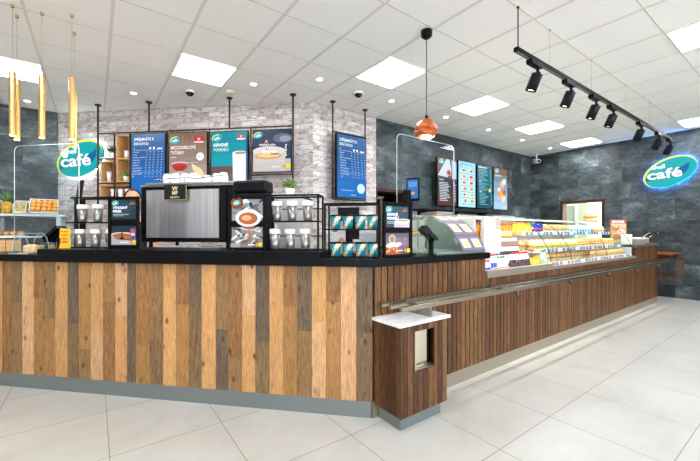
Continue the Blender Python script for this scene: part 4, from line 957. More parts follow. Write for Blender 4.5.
# behind the corner rack
t = T45(-.40, 2.70, 1.0525, 'till_monitor', 'black till monitor seen from behind through the corner cup rack', 'monitor')
b = MB(); b.box(-.03, .03, 0, .03, .0, .2); b.box(-.08, .08, -.05, .08, 0, .01); b.build('stand', BLACK, t); b = MB(); b.box(-.085, .085, -.02, 0, .12, .37, bev=.004); b.build('monitor_body', BLACK, t)
t = T45(-.235, 2.62, 1.0525, 'paper_holder', 'white paper sheet standing behind the corner cup rack', 'paper')
b = MB(); b.box(-.055, .055, 0, .003, .004, .17); b.build('sheet', M('#c9ccce', .6), t); b = MB(); b.box(-.055, .055, -.02, .02, 0, .004); b.build('foot', PLEXE, t)
t = T45(-.47, 2.60, 1.0525, 'leaflet_stack', 'teal and orange printed leaflet behind the corner cup rack', 'leaflet')
A = Art(-.04, .06, .004, .26, -.001, 0, .5); A.rect(0,1,0,1,'#e6ddd4'); A.oval(.2,.75,.25,.2,'#2f9c9c'); A.oval(.7,.4,.25,.3,'#e09a62'); A.oval(.3,.2,.2,.15,'#3aa5a8'); A.build('print', None, t)
b = MB(); b.box(-.04, .06, 0, .004, .0, .26); b.build('card', WHITE, t)
# acrylic shields
def shield(loc, rz, w, h, label, z, step=None):
    t = thing('acrylic_shield', label, 'screen guard', (*loc, z), rz)
    r = .05; pts = []
    for cx, cz, a0 in ((w-r, h-r, 0), (r, h-r, PI/2)):
        for i in range(7): a = a0+PI/2*i/6; pts.append((cx+r*math.cos(a), cz+r*math.sin(a)))
    pts += [(0,0),(w,0)] if not step else [(0,0),(step[0],0),(step[0],step[1]),(w,step[1])]
    if step:
        b = MB(); n = len(pts); A = [b.bm.verts.new((p[0],0,p[1])) for p in pts]; B = [b.bm.verts.new((p[0],.005,p[1])) for p in pts]
        fs = [b.bm.faces.new(A), b.bm.faces.new(B[::-1])]+[b.bm.faces.new([A[i], B[i], B[(i+1)%n], A[(i+1)%n]]) for i in range(n)]; b._fin(fs, PLEXI)
    else: b = MB(); b.prismY(pts, 0, .005, PLEXI)
    b.build('pane', None, t)
    b = MB(); e = pts[:14]; e = [(w,0) if not step else (w, step[1])]+e+[(0,0)]
    for p, q in zip(e, e[1:]): b.cyl((p[0],.0025,p[1]), (q[0],.0025,q[1]), .0028, PLEXE, 6)
    b.build('edge', None, t)
    for x in ((.08, w-.08) if not step else (step[0]/2,)): b = MB(); b.box(x-.03, x+.03, -.015, .02, -.001, .004); b.build('foot', PLEXE, t)
shield(D(-3.55, 2.69), -PI/4, .70, .975, 'clear acrylic shield with rounded top corner at the left till', 1.054)
shield((2.012, 2.05), 0, .742, .983, 'clear acrylic shield with rounded corners standing up over the right snack case', 1.054, (.12, .334))
# wire arch pastry cover
t = T45(-2.975, 2.30, 1.0525, 'cake_cover', 'clear arched cake cover on the lower counter at far left', 'cake cover')
def arch(w, h, n=14): return [(-w+2*w*i/n, h*math.sin(math.acos(max(-1, min(1, (-w+2*w*i/n)/w))))) for i in range(n+1)]
b = MB(); P_ = arch(.082, .155); b.prismY([(x, .012+z) for x, z in P_][::-1], .0, .16, PLEXI); b.build('cover', None, t)
b = MB()
for y in (0, .16): b.tube([(x, y, .012+z) for x, z in P_], .0018)
b.tube([(0,0,.012),(0,0,.167),(0,.16,.167)], .0018); b.build('rim', M('#b9b6b0', .4), t)
b = MB(); b.box(-.092, .092, -.02, .18, 0, .010, bev=.002); b.build('tray', m_steel('cake_tray', '#d9d7d2', .3, (1,1,1)), t)
b = MB()
t2 = T45(-2.975, 2.345, 1.0635, 'sponge_cake', 'small light sponge cake under the clear arched cover', 'cake')
b.lathe([(.05,0),(.055,.02),(.05,.055),(.02,.065)], (0,.04,0)); b.build('cake', m_mottle('sponge', '#c9985a', '#e8cfa0', 40), t2)

# ------------------------------------------------------------------ left fruit and pastry display
LG = M('#b9bfbc', .4); LG2 = M('#d3d6d2', .4)
t = thing('fruit_display', 'pale grey two-tier display unit at far left with fruit crates on top', 'display case', (-1.1, 5.2, 0))
b = MB(); b.box(-.85, .80, .02, .72, 0, .97, bev=.004); b.build('body', WHITE, t)
b = MB(); b.box(-.86, .82, 0, .74, .97, .992, bev=.002); b.build('counter_top', LG2, t)
for x in (-.84, -.40, .18, .76):
    for y in (.03, .66): b = MB(); b.box(x-.022, x+.022, y, y+.04, .992, 1.405); b.build('upright', LG, t)
b = MB(); b.box(-.83, .79, .06, .70, 1.165, 1.18); b.build('glass_shelf', M('#c7d2cd', .15), t)
b = MB(); b.box(-.86, .82, .01, .74, 1.405, 1.432, bev=.002); b.build('top_shelf', LG, t)
b = MB(); b.prismX([(.0,.992),(.06,.992),(.06,1.18),(-.0,1.18)], .785, .80, M('#dfe3e0', .4)); b.build('side_panel', None, t)
def crate(x0, x1, y0, z, tilt, label, c, dep=.26, h=.09, name='fruit_crate'):
    t = thing(name, label, 'crate', ((x0+x1)/2, y0, z)); w = (x1-x0)/2; X = Matrix.Translation((0,0,.004)) @ Matrix.Rotation(tilt, 4, 'X')
    b = MB(); b.box(-w, w, 0, dep, 0, .008, X=X); b.box(-w, w, 0, .008, .008, h*.28, X=X); b.box(-w, w, dep-.008, dep, .008, h, X=X); b.box(-w, -w+.008, .008, dep-.008, .008, h, X=X); b.box(w-.008, w, .008, dep-.008, .008, h, X=X)
    b.build('crate_body', c, t); b = MB()
    b.box(-w+.01, w-.01, dep-.03, dep-.01, .0, dep*math.sin(tilt)*.94) if tilt > .05 else None
    if tilt > .05: b.build('prop', c, t)
    return t, X
t, X1 = crate(-.60, -.345, 5.24, 1.433, .85, 'white tilted crate full of oranges on the left display', M('#d9d4c8', .6), .19, .05)
ORM = m_mottle('orange_peel', '#e88a1c', '#f8b040', 60, .4); orr = None
ox = -.4725
for r_ in range(3):
    for k in range(5):
        p = X1 @ Vector((-.096+.048*k, .037+.053*r_, .034))
        loc = (ox+p.x, 5.24+p.y, 1.433+p.z+.003)
        if orr is None:
            orr = thing('orange', 'bright orange in the tilted white crate', 'orange', loc, 0, 'oranges in the white crate')
            b = MB(); b.ell((0,0,0), .0238, .0238, .0235, n=16, k=10); b.build('fruit', ORM, orr); b = MB(); b.lathe([(.004,.0225),(.002,.025)], n=6); b.build('stem', M('#5a6b2a', .6), orr)
        else: dup(orr, loc, random.uniform(0, 6))
t, X2 = crate(-.735, -.62, 5.24, 1.433, .3, 'small pale crate of yellow grapes beside the pineapple', M('#d6c9b2', .6), .24)
t = thing('grape_bunch', 'pile of yellow and green grapes in the small pale crate', 'grapes', (-.678, 5.30, 1.433), 0, None, 'stuff')
b = MB(); r_ = random.Random(1); gm = [M('#c9b04a', .3), M('#a9a83a', .3), M('#d9c98a', .3)]
for k in range(70): x, y = r_.uniform(-.04, .04), r_.uniform(0, .15); b.ell((x, y, .035+y*.31+r_.uniform(0,.02)), .009, .009, .011, r_.choice(gm), 8, 6)
b.build('grapes', None, t)
t = thing('pineapple', 'pineapple with spiky green crown lying upright on the left display', 'pineapple', (-.79, 5.30, 1.433))
b = MB(); b.lathe([(.025,.0),(.045,.02),(.052,.06),(.048,.10),(.03,.13),(.012,.135)], n=16); b.build('fruit', m_mottle('pineapple_skin', '#8f6a1c', '#e3b93c', 55, .5), t)
b = MB(); b.mats = [GREEN]
for k in range(26):
    a = k*2.4; tl = .15+.75*(1-k/26); L = .11+.05*(k/26); X = Matrix.Translation((0,0,.13)) @ Matrix.Rotation(a, 4, 'Z') @ Matrix.Rotation(tl, 4, 'Y')
    vs = [b.bm.verts.new(X @ Vector(v)) for v in ((-.003,-.007,0),(-.003,.007,0),(0,.004,L*.6),(.008,0,L),(0,-.004,L*.6))]; b._fin([b.bm.faces.new(vs)], GREEN)
b.build('crown', None, t)
t = thing('carton_box', 'plain white box at the left edge of the fruit display top', 'box', (-.90, 5.25, 1.433)); b = MB(); b.box(-.06, .055, 0, .2, 0, .155, bev=.003); b.build('box', M('#d9dad8', .5), t)
b = MB(); b.box(-.06, .055, -.001, 0, .075, .078); b.build('seam', M('#a9a9a5', .5), t)
PASTRY = m_mottle('baked_crust', '#d98f48', '#f8ce90', 25, .5); PASTRY2 = m_mottle('pale_bread', '#edc994', '#fcecd0', 25, .55)
t = thing('pastry_tray', 'shallow white tray of orange pastries on the left display shelf', 'tray', (-.80, 5.30, 1.1805)); b = MB(); b.box(-.16, .16, 0, .3, .001, .008, bev=.002); b.build('tray', WHITE, t)
pst = None
for i in range(5):
    for j in range(2):
        loc = (-.92+.058*i, 5.35+.09*j, 1.191)
        if pst is None:
            pst = thing('croissant', 'orange-brown pastry on the white tray at far left', 'pastry', loc, .3, 'pastries on the left display'); b = MB(); b.ell((0,0,.024), .026, .042, .024, n=12); b.build('crust', PASTRY, pst)
            b = MB(); b.ell((0,0,.044), .012, .028, .010, n=10); b.build('filling', M('#e0662a', .4), pst)
        else: dup(pst, loc, random.uniform(-.5, .5))
for n_, (u, lab) in enumerate(((-.80, 'brown wooden bread box under the left display shelf, nearest the frame edge'),)):
    t = thing('bread_box', lab, 'box', (u, 5.28, .993)); b = MB(); b.box(-.10, .12, 0, .25, 0, .155, bev=.004); b.build('box', OAK, t); b = MB(); b.box(-.0, .006, -.003, -.0005, .005, .15); b.box(-.09, .11, -.003, -.0005, .145, .152); b.build('slat', m_grain('dark_slat', '#7a5224', '#8f6430'), t)
for u, c, lab in ((-.50, '#8b8a6a', 'grey-green tub on the lower left display deck'), (-.40, '#b98f5a', 'brown tub beside the grey-green one on the lower left display deck')):
    t = thing('food_tub', lab, 'tub', (u, 5.33, .993)); b = MB(); b.lathe([(.03,0),(.038,.08),(.036,.08),(.032,.07)], n=20); b.build('tub', M(c, .4), t); b = MB(); b.ell((0,0,.072), .033, .033, .015); b.build('food', PASTRY2, t)

# ------------------------------------------------------------------ curved glass snack case on the side counter
prof = [(1.745,1.056),(1.772,1.11),(1.810,1.17),(1.860,1.232),(1.920,1.288),(1.99,1.334),(2.06,1.364),(2.14,1.382)]
def curve_at(P, a):
    a *= len(P)-1; i = min(int(a), len(P)-2); f = a-i; return (P[i][0]*(1-f)+P[i+1][0]*f, P[i][1]*(1-f)+P[i+1][1]*f)
def curved(b, P, u0, u1, a0, a1, m, off=0, th=0, n=14):
    pts = [curve_at(P, a0+(a1-a0)*i/n) for i in range(n+1)]
    def nrm(i):
        j0, j1 = max(0, i-1), min(n, i+1); dv, dz = pts[j1][0]-pts[j0][0], pts[j1][1]-pts[j0][1]; L = math.hypot(dv, dz); return (-dz/L, dv/L)
    o = []; q = []
    for i, p in enumerate(pts):
        nx, nz = nrm(i); o.append((p[0]+nx*off, p[1]+nz*off)); q.append((p[0]+nx*(off-th), p[1]+nz*(off-th)))
    if th: b.prismX(o+q[::-1], u0, u1, m, True)
    else:
        A = [b.bm.verts.new((u0, *p)) for p in o]; B = [b.bm.verts.new((u1, *p)) for p in o]
        b._fin([b.bm.faces.new([A[i], B[i], B[i+1], A[i+1]]) for i in range(n)], m, True)
t = thing('snack_case', 'curved clear glass snack case on the side counter beside the till', 'display case', (2.50, 2.10, 1.0525))
U0, U1 = 2.145, 2.80
b = MB(); curved(b, prof, U0, U1, 0, 1, GLASS, 0, .004); b.build('curved_glass', None, t, True)
b = MB(); b.box(U0, U1, 2.14, 2.43, 1.379, 1.384, GLASS); b.build('top_glass', None, t, True)
b = MB(); sp = [(v+.005, z-.001) for v, z in prof]; b.prismX(sp+[(2.43,1.377),(2.43,1.056)], U0, U0+.004, GLASS); b.build('side_glass', None, t, True)
b = MB(); b.prismX(sp+[(2.43,1.377),(2.43,1.056)], U1-.004, U1, GLASS); b.build('side_glass', None, t, True)
b = MB(); FR = M('#cfc8bd', .3, .6)
b.box(U0+.005, U0+.017, 2.42, 2.432, 1.054, 1.378, FR); b.box(U1-.017, U1-.005, 2.42, 2.432, 1.054, 1.378, FR); b.box(U0+.06, U0+.07, 2.25, 2.26, 1.066, 1.378, M('#d9a98a', .35)); b.box(U0+.28, U0+.29, 2.2, 2.21, 1.066, 1.378, FR); b.box(U0, U1, 2.134, 2.146, 1.372, 1.379, FR)
b.build('post', None, t, True)
b = MB(); b.box(U0+.005, U1-.005, 1.76, 2.42, 1.0535, 1.066, M('#c9c6c0', .25, .5)); b.build('base_tray', None, t, True)
b = MB(); b.box(U0+.02, U1-.02, 2.12, 2.40, 1.185, 1.191, GLASS); b.build('inner_shelf', None, t, True)
b = MB(); PM = M('#51465a', .3); curved(b, prof, 2.47, 2.79, .03, 1.0, PM, .002)
r_ = random.Random(8)
for i in range(2):
    for j in range(3):
        u0 = 2.48+.155*i; a0 = .06+.31*j
        curved(b, prof, u0, u0+.14, a0, a0+.265, M('#6b5f73', .3), .003); curved(b, prof, u0+.02, u0+.12, a0+.05, a0+.22, M('#e3d3c4', .3), .0038); curved(b, prof, u0+.035, u0+.105, a0+.07, a0+.19, M(r_.choice(['#d98a3c','#c9602c']), .3), .0046); curved(b, prof, u0+.05, u0+.065, a0+.07, a0+.19, M('#f0e2c8', .3), .0052); curved(b, prof, u0+.08, u0+.092, a0+.07, a0+.19, M('#f3d04a', .3), .0052)
b.build('curved_poster', None, t, True)
hd = None
for i, (x, y) in enumerate(((2.22,2.26),(2.30,2.28),(2.38,2.26),(2.46,2.29),(2.54,2.26))):
    if hd is None:
        hd = thing('bread_roll', 'golden bread roll on the inner glass shelf of the snack case', 'bread roll', (x, y, 1.192), .2, 'rolls inside the glass snack case')
        b = MB(); b.ell((0,0,.021), .026, .055, .021); b.build('bun', PASTRY, hd); b = MB(); b.ell((.0,0,.038), .007, .045, .008); b.build('sausage', M('#b5502c', .4), hd)
    else: dup(hd, (x, y, 1.192), random.uniform(-.1, .2))

# ------------------------------------------------------------------ refrigerated displays
IN = M('#d3d1cb', .5); LEDS = emitter('case_light', '#fff3df', 2); TAGW = M('#ece9ee', .4); TAGP = M('#4b3c74', .4); TAGB = M('#3b6fc0', .4); TAGR = M('#c2556a', .4)
t = thing('drinks_fridge', 'open-fronted white drinks fridge with steel front next to the black counter', 'refrigerated display', (3.43, 2.2, .822))
a0, a1 = 2.81, 4.055
b = MB(); b.box(a0, a1, 1.743, 1.80, .8225, .888, m_steel('fridge_front', '#a8a08e', .35, (1,1,1), .6), bev=.002); b.build('front_panel', None, t, True)
b = MB(); b.box(a0, a1, 1.80, 2.695, .8225, .850); b.box(a0, a1, 2.655, 2.695, .85, 1.36); b.box(a0, a0+.012, 1.87, 2.655, .85, 1.36); b.build('cabinet', IN, t, True)
b = MB(); b.box(a0, a1, 2.05, 2.695, 1.375, 1.392, bev=.002); b.build('top_plate', M('#a3a9a3', .3), t, True)
b = MB(); b.box(a0+.09, a0+.36, 1.835, 1.866, 1.02, 1.372, M('#c4c3bd', .4), bev=.003)
for k in range(9): b.box(a0+.28, a0+.35, 1.832, 1.835, 1.26+.012*k, 1.265+.012*k, M('#9b978c', .4))
b.build('front_column', None, t, True)
for z, v0 in ((1.155, 2.14), (.965, 2.06)):
    b = MB(); b.box(a0+.013, a1+.0, v0, 2.654, z-.012, z, IN); b.box(a0+.013, a1, v0-.004, v0, z-.020, z+.004, m_steel('shelf_lip', '#d9d9d5', .3, (1,1,1))); s = b.build('shelf', None, t, True)
b = MB(); b.box(a0+.02, a1, 2.07, 2.09, 1.362, 1.372); b.build('light_strip', LEDS, t, True)
t = thing('pastry_fridge', 'long curved glass pastry fridge with three rows of price tags', 'refrigerated display', (5.44, 2.2, .822))
c0_, c1_ = 4.058, 6.838
prof2 = [(1.77,.905),(1.782,.98),(1.81,1.06),(1.86,1.15),(1.925,1.235),(2.01,1.31),(2.10,1.362),(2.20,1.388)]
b = MB(); b.box(c0_, c1_, 1.743, 1.80, .8225, .858, m_steel('fridge_front2', '#a8a08e', .35, (1,1,1), .6), bev=.002); b.build('front_panel', None, t, True)
b = MB(); b.box(c0_, c1_, 1.80, 2.695, .8225, .850); b.box(c0_, c1_, 2.655, 2.695, .85, 1.36); b.box(c1_-.012, c1_, 1.80, 2.655, .85, .99); b.build('cabinet', IN, t, True)
b = MB(); b.box(c0_, c1_, 2.20, 2.695, 1.385, 1.392); b.build('top_plate', M('#a3a9a3', .3), t, True)
js = [4.075, 4.60, 5.72, 6.832]
for p, q in zip(js, js[1:]): b = MB(); curved(b, prof2, p+.004, q-.004, 0, 1, GLASS, 0, .005); b.build('curved_glass', None, t, True)
for p in js: b = MB(); curved(b, prof2, p-.004, p+.004, 0, 1, M('#274034', .3), .0, .006); b.build('gasket', None, t, True)
b = MB(); b.prismX([(v+.008, z-.003) for v, z in prof2]+[(2.655,1.38),(2.655,.992),(1.80,.992)], c1_-.006, c1_-.001, GLASS); b.build('end_glass', None, t, True)
tiers = [(1.80, .862, None), (1.935, 1.005, 1), (2.085, 1.205, 1)]
for ti, (v0, z, sh) in enumerate(tiers):
    b = MB()
    if sh: b.box(c0_, c1_-.015, v0, 2.654, z-.014, z, IN)
    b.box(c0_ if ti else 4.08, c1_-.015, v0-.006, v0, z-.016, z+.028, M('#dedde2', .35)); s = b.build('shelf' if sh else 'deck_rail', None, t, True)
    n = 26
    for k in range(n):
        u = 4.14+(c1_-4.2)*k/n; b = MB(); w_ = .058 if (k+ti) % 3 else .075
        b.box(u, u+w_, v0-.0085, v0-.0065, z-.012, z+.025, (TAGP, TAGW, TAGP, TAGB if ti == 2 else TAGP, TAGP)[(k*2+ti) % 5]); b.box(u+.012, u+w_-.018, v0-.0095, v0-.0088, z+.006, z+.012, TAGW if (k*2+ti) % 5 in (0,2,3,4) else TAGR)
        o = b.build('price_tag', None, s); o.data.transform(t.matrix_basis.inverted())
b = MB(); b.box(c0_+.02, c1_-.02, 2.22, 2.24, 1.372, 1.382); b.build('light_strip', LEDS, t, True)
b = MB(); b.box(c0_+.02, c1_-.02, 2.0, 2.012, 1.178, 1.1885); b.build('light_strip', LEDS, t, True) if False else None
for z, v, u0, u1 in ((1.15, 2.133, 3.55, 4.03),):
    t = thing('price_strip', 'white strip of small price tags with red marks under the juice bottles', 'price strip', ((u0+u1)/2, v, z-.012)); b = MB(); b.box(-(u1-u0)/2, (u1-u0)/2, -.002, .0, -.014, .02, TAGW)
    for k in range(8): x = -(u1-u0)/2+.02+k*.058; b.prismY([(x,-.01),(x+.012,-.01),(x+.026,.016),(x+.014,.016)], -.003, -.002, TAGR)
    b.build('strip', None, t)
# bottles
def bottle(loc, h, r, body, cap, lab, grp, lb=None, name='juice_bottle', cat='bottle'):
    t = thing(name, lab, cat, loc, 0, grp)
    b = MB(); b.lathe([(r*.92,0),(r,.006),(r,h*.55),(r*.9,h*.68),(r*.42,h*.85),(r*.40,h*.88)], n=14); b.build('bottle_body', body, t)
    b = MB(); b.lathe([(r*.5,h*.875),(r*.5,h)], n=12); b.build('cap', cap, t)
    if lb: b = MB(); b.lathe([(r*1.02,h*.16),(r*1.02,h*.46)], n=14, caps=False); b.build('label_band', lb, t)
    return t
OJ = M('#e8861c', .15, 0, 0, Coat_Weight=.5); YJ = M('#ecb823', .2); OC = M('#f0711c', .4)
def rowof(n, u0, du, v, z, mk):
    pr = None
    for k in range(n):
        loc = (u0+du*k, v+random.uniform(-.004, .004), z)
        if pr is None: pr = mk(loc)
        else: dup(pr, loc, random.uniform(-.6, .6))
rowof(9, 3.44, .068, 2.19, 1.1555, lambda l: bottle(l, .178, .029, OJ, OC, 'orange juice bottle on the upper fridge shelf', 'orange juice bottles on the top fridge shelf', M('#f3c07a', .4)))
rowof(7, 4.062, .062, 2.19, 1.2055, lambda l: bottle(l, .14, .027, YJ, M('#f39a1c', .4), 'yellow juice bottle on the upper fridge shelf next to the cans', 'yellow juice bottles on the top fridge shelf', M('#f6e04a', .4)))
rowof(9, 3.46, .068, 2.28, 1.1555, lambda l: bottle(l, .178, .029, YJ, OC, 'juice bottle in the second row behind the orange bottles', 'second row of juice bottles on the top fridge shelf', OJ))
def can(l):
    t = thing('drink_can', 'slim blue and red drink can at the end of the upper fridge shelf', 'can', l, 0, 'blue cans on the top fridge shelf')
    b = MB(); b.lathe([(.021,0),(.026,.006),(.026,.125),(.021,.135)], n=16); b.build('can_body', M('#1d3fa8', .25, .4), t); b = MB(); b.lathe([(.0265,.05),(.0265,.075)], n=16, caps=False); b.build('label_band', M('#c9202c', .3), t); return t
rowof(4, 4.515, .06, 2.17, 1.2055, can)
def mkb(h, r, body, cap, lab, grp, lb=None): return lambda l: bottle(l, h, r, body, cap, lab, grp, lb, 'drink_bottle')
WB = M('#f0efec', .3); RC = M('#d8221f', .35); DKC = M('#1c1a22', .4); GC = M('#2f9a4a', .4)
rowof(10, 3.38, .066, 2.10, .9655, mkb(.115, .027, WB, RC, 'small white yoghurt bottle with red cap on the middle fridge shelf', 'white bottles on the middle fridge shelf', M('#3a2a26', .4)))
rowof(7, 3.30, .062, 2.02, .8505, mkb(.155, .026, M('#e9d9d2', .3), DKC, 'dark-capped bottle in the back row of the lower fridge deck', 'dark-capped bottles on the lower deck'))
rowof(6, 3.745, .058, 2.02, .8505, mkb(.155, .026, M('#efe9e2', .3), RC, 'red-capped bottle in the back row of the lower fridge deck', 'red-capped bottles on the lower deck', M('#f4d8c8', .4)))
rowof(3, 2.865+.25, .058, 1.93, .8505, mkb(.165, .024, WB, M('#e8491f', .4), 'white bottle with orange cap at the left of the lower fridge deck', 'orange-capped bottles on the lower deck', M('#1f62c0', .4)))
rowof(3, 3.29, .055, 1.93, .8505, mkb(.135, .024, M('#dfe6dc', .2), GC, 'clear bottle with green cap on the lower fridge deck', 'green-capped bottles on the lower deck', M('#e9e6df', .4)))
rowof(3, 2.855, .052, 1.826, .8505, mkb(.12, .022, M('#dfe9f2', .1), M('#e8491f', .4), 'small water bottle with blue label at the front left corner of the fridge', 'water bottles at the fridge corner', M('#1f62c0', .4)))
rowof(8, 3.40, .050, 1.86, .8505, mkb(.095, .023, M('#3a2630', .2), DKC, 'short dark smoothie bottle in the front row of the lower fridge deck', 'dark bottles in the front row'))
rowof(4, 3.81, .050, 1.86, .8505, mkb(.10, .023, YJ, M('#f5b01c', .3), 'short yellow bottle in the front row of the lower fridge deck', 'yellow bottles in the front row'))
rowof(6, 3.05, .05, 1.826, .8505, mkb(.045, .022, M('#c9202c', .3), M('#e9e6e0', .3), 'low red yoghurt pot at the very front of the fridge deck', 'yoghurt pots at the front of the deck'))
t = thing('price_sheet', 'white paper notice in a clear sleeve on the white column of the fridge', 'notice', (3.06, 1.828, 1.04)); b = MB(); b.box(-.10, .11, 0, .003, 0, .205); b.build('sheet', M('#efe6ea', .5), t)
A = Art(-.10, .11, 0, .205, -.0003, 0, .5)
for k in range(9): A.rect(.12, .86, .82-.075*k, .825-.075*k, '#b9b1bb')
A.build('lettering', None, t); b = MB(); b.box(-.103, .113, .0035, .006, -.003, .208); b.build('sleeve', PLEXE, t)
t = thing('green_bottle_pack', 'green and white printed bottle group at the joint between the two fridges', 'bottle', (4.13, 1.88, .8505)); b = MB(); b.lathe([(.036,0),(.04,.01),(.04,.11),(.02,.15),(.018,.155)], n=16); b.build('bottle_body', m_mottle('green_print', '#1f8f3a', '#e9f4e6', 35, .3), t); b = MB(); b.lathe([(.021,.156),(.021,.175)], n=12); b.build('cap', GC, t)
# pastries and snacks, tier by tier
LET = M('#7fae3a', .5); HAM = M('#d9727a', .45); CHS = M('#f2c53a', .45)
def roll(l, lab, grp, m=PASTRY2, f=(LET, CHS), k=1.0):
    k *= 1.12; q = 1.75
    t = thing('filled_roll', lab, 'sandwich', l, 0, grp)
    b = MB(); b.ell((0,0,.0145*k*q), .05*k, .032*k, .0135*k*q, n=12, k=6); b.build('lower_bun', m, t)
    b = MB(); b.ell((0,0,.043*k*q), .051*k, .033*k, .018*k*q, n=12, k=6); b.build('upper_bun', PASTRY if m is PASTRY2 else PASTRY2, t)
    b = MB(); r_ = random.Random(len(lab))
    for j in range(6): b.ell((-.04*k+.016*j*k, -.024*k, .027*k*q+.004*(j % 2)), .014*k, .014*k, .009*k, f[j % 2], 8, 5)
    b.build('filling', None, t); return t
def pack(l, lab, grp, c1, c2):
    t = thing('snack_pack', lab, 'packet', l, 0, grp); b = MB(); b.box(-.036, .036, -.03, .03, .0, .085, M(c1, .25), bev=.008); b.build('wrapper', None, t)
    b = MB(); b.box(-.026, .026, -.0325, -.0305, .015, .065, M(c2, .3)); b.build('print', None, t); return t
def slice_(l, lab, grp):
    t = thing('pizza_slice', lab, 'pizza', l, 0, grp); b = MB(); b.prism([(-.045,-.03),(.045,-.03),(.03,.05),(-.03,.05)], .002, .018, PASTRY2); b.build('base', None, t); b = MB(); r_ = random.Random(3)
    for j in range(9): b.ell((r_.uniform(-.035,.035), r_.uniform(-.025,.04), .020), .011, .010, .006, r_.choice([CHS, HAM, LET, CHS]), 8, 5)
    b.build('topping', None, t); return t
def rowu(us, v, z, mk):
    pr = None
    for u in us:
        loc = (u, v, z)
        if pr is None: pr = mk(loc)
        else: dup(pr, loc, random.uniform(-.07, .07))
fr = lambda a, c, n: [a+(c-a)*i/(n-1) for i in range(n)]
ZT = [.8505, 1.0055, 1.2055]
rowu(fr(4.30, 5.45, 10), 1.90, ZT[0], lambda l: slice_(l, 'topped pizza square in the front row of the bottom deck', 'pizza squares on the bottom deck'))
rowu(fr(5.58, 6.68, 9), 1.90, ZT[0], lambda l: roll(l, 'round pink ham roll on the bottom deck at the far end', 'ham rolls on the bottom deck', PASTRY2, (HAM, LET)))
rowu(fr(4.30, 6.68, 19), 2.03, ZT[0], lambda l: roll(l, 'pale filled roll in the back row of the bottom deck', 'rolls in the back row of the bottom deck', PASTRY2, (LET, HAM)))
rowu(fr(4.16, 5.30, 10), 2.02, ZT[1], lambda l: roll(l, 'golden filled roll on the middle shelf, near half', 'golden rolls on the near half of the middle shelf', PASTRY, (LET, CHS), 1.08))
rowu(fr(5.43, 6.68, 10), 2.02, ZT[1], lambda l: roll(l, 'pale sesame roll with pink filling on the middle shelf, far half', 'pale rolls on the far half of the middle shelf', PASTRY2, (HAM, CHS), 1.08))
rowu(fr(4.16, 6.68, 20), 2.15, ZT[1], lambda l: roll(l, 'crusty baguette roll in the back row of the middle shelf', 'rolls in the back row of the middle shelf', PASTRY, (LET, HAM), 1.1))
rowu(fr(4.82, 5.42, 6), 2.17, ZT[2], lambda l: roll(l, 'toasted sandwich on the top shelf beside the blue cans', 'toasted sandwiches on the top shelf', PASTRY2, (LET, HAM)))
rowu(fr(5.52, 6.22, 8), 2.16, ZT[2], lambda l: pack(l, 'white and blue wrapped snack pack on the top shelf', 'blue snack packs on the top shelf', '#e9f0f4', '#2f86c0'))
rowu(fr(6.32, 6.70, 4), 2.16, ZT[2], lambda l: roll(l, 'orange-brown roll at the far end of the top shelf', 'rolls at the far end of the top shelf', PASTRY, (HAM, CHS)))
rowu(fr(4.82, 6.72, 16), 2.28, ZT[2], lambda l: roll(l, 'crusty roll in the second row of the top shelf', 'rolls in the second row of the top shelf', PASTRY, (LET, CHS)))
# bread  on top, promo board, bain-marie
for k, (z, lab) in enumerate(((1.3925, 'lower golden round loaf on top of the pastry fridge'), (1.462, 'upper golden round loaf stacked on another on top of the pastry fridge'))):
    t = thing('round_loaf', lab, 'bread', (6.72, 2.31, z)); b = MB(); b.lathe([(.08,0),(.10,.012),(.105,.035),(.097,.058),(.07,.068),(.03,.0685)], n=28); b.build('crust', PASTRY, t)
    b = MB(); b.lathe([(.1035,.028),(.1055,.034),(.1035,.042)], n=28, caps=False); b.build('crumb_band', PASTRY2, t)
t = thing('promo_board', 'brown framed food promotion board at the far end of the pastry fridge', 'sign', (7.02, 2.02, 1.0305), -.42)
b = MB(); b.box(-.165, .165, 0, .02, 0, .40, bev=.003); b.build('board', m_grain('promo_wood', '#7c4226', '#9c5a34', (.2,1,1)), t)
A = Art(-.16, .16, 0.0, .40, -.0006, 0, .4); A.grad(.02, .98, .02, .84, ['#e9cdb4', '#e3b794', '#dca178', '#d98c62', '#d9a58a']); A.rect(.1,.85,.87,.96,'#d9cfe6'); A.oval(.35,.66,.22,.12,'#c9682c'); A.oval(.65,.5,.25,.16,'#e8b9a4'); A.oval(.4,.3,.28,.15,'#d98c5a'); A.oval(.7,.2,.2,.1,'#b5562c'); A.oval(.3,.7,.12,.06,'#f0c060'); A.text('SNÍDANĚ', .47, .885, .03, '#6b4a8c', 'CENTER', .01); A.build('picture', None, t)
t = thing('reflection_card', 'white card added for a glass reflection, on the end counter before the promotion board', 'card', (6.98, 1.90, 1.0305), -.42); b = MB(); b.box(-.11, .11, 0, .004, 0, .16); b.build('card', M('#efe3d6', .5), t); b = MB(); b.box(-.11, .11, .004, .04, 0, .004); b.build('foot', WHITE, t)  # white card modelled in place of a reflection in the glass
POTS = m_steel('pot_steel', '#c9c3b8', .3, (1,1,1), .55)
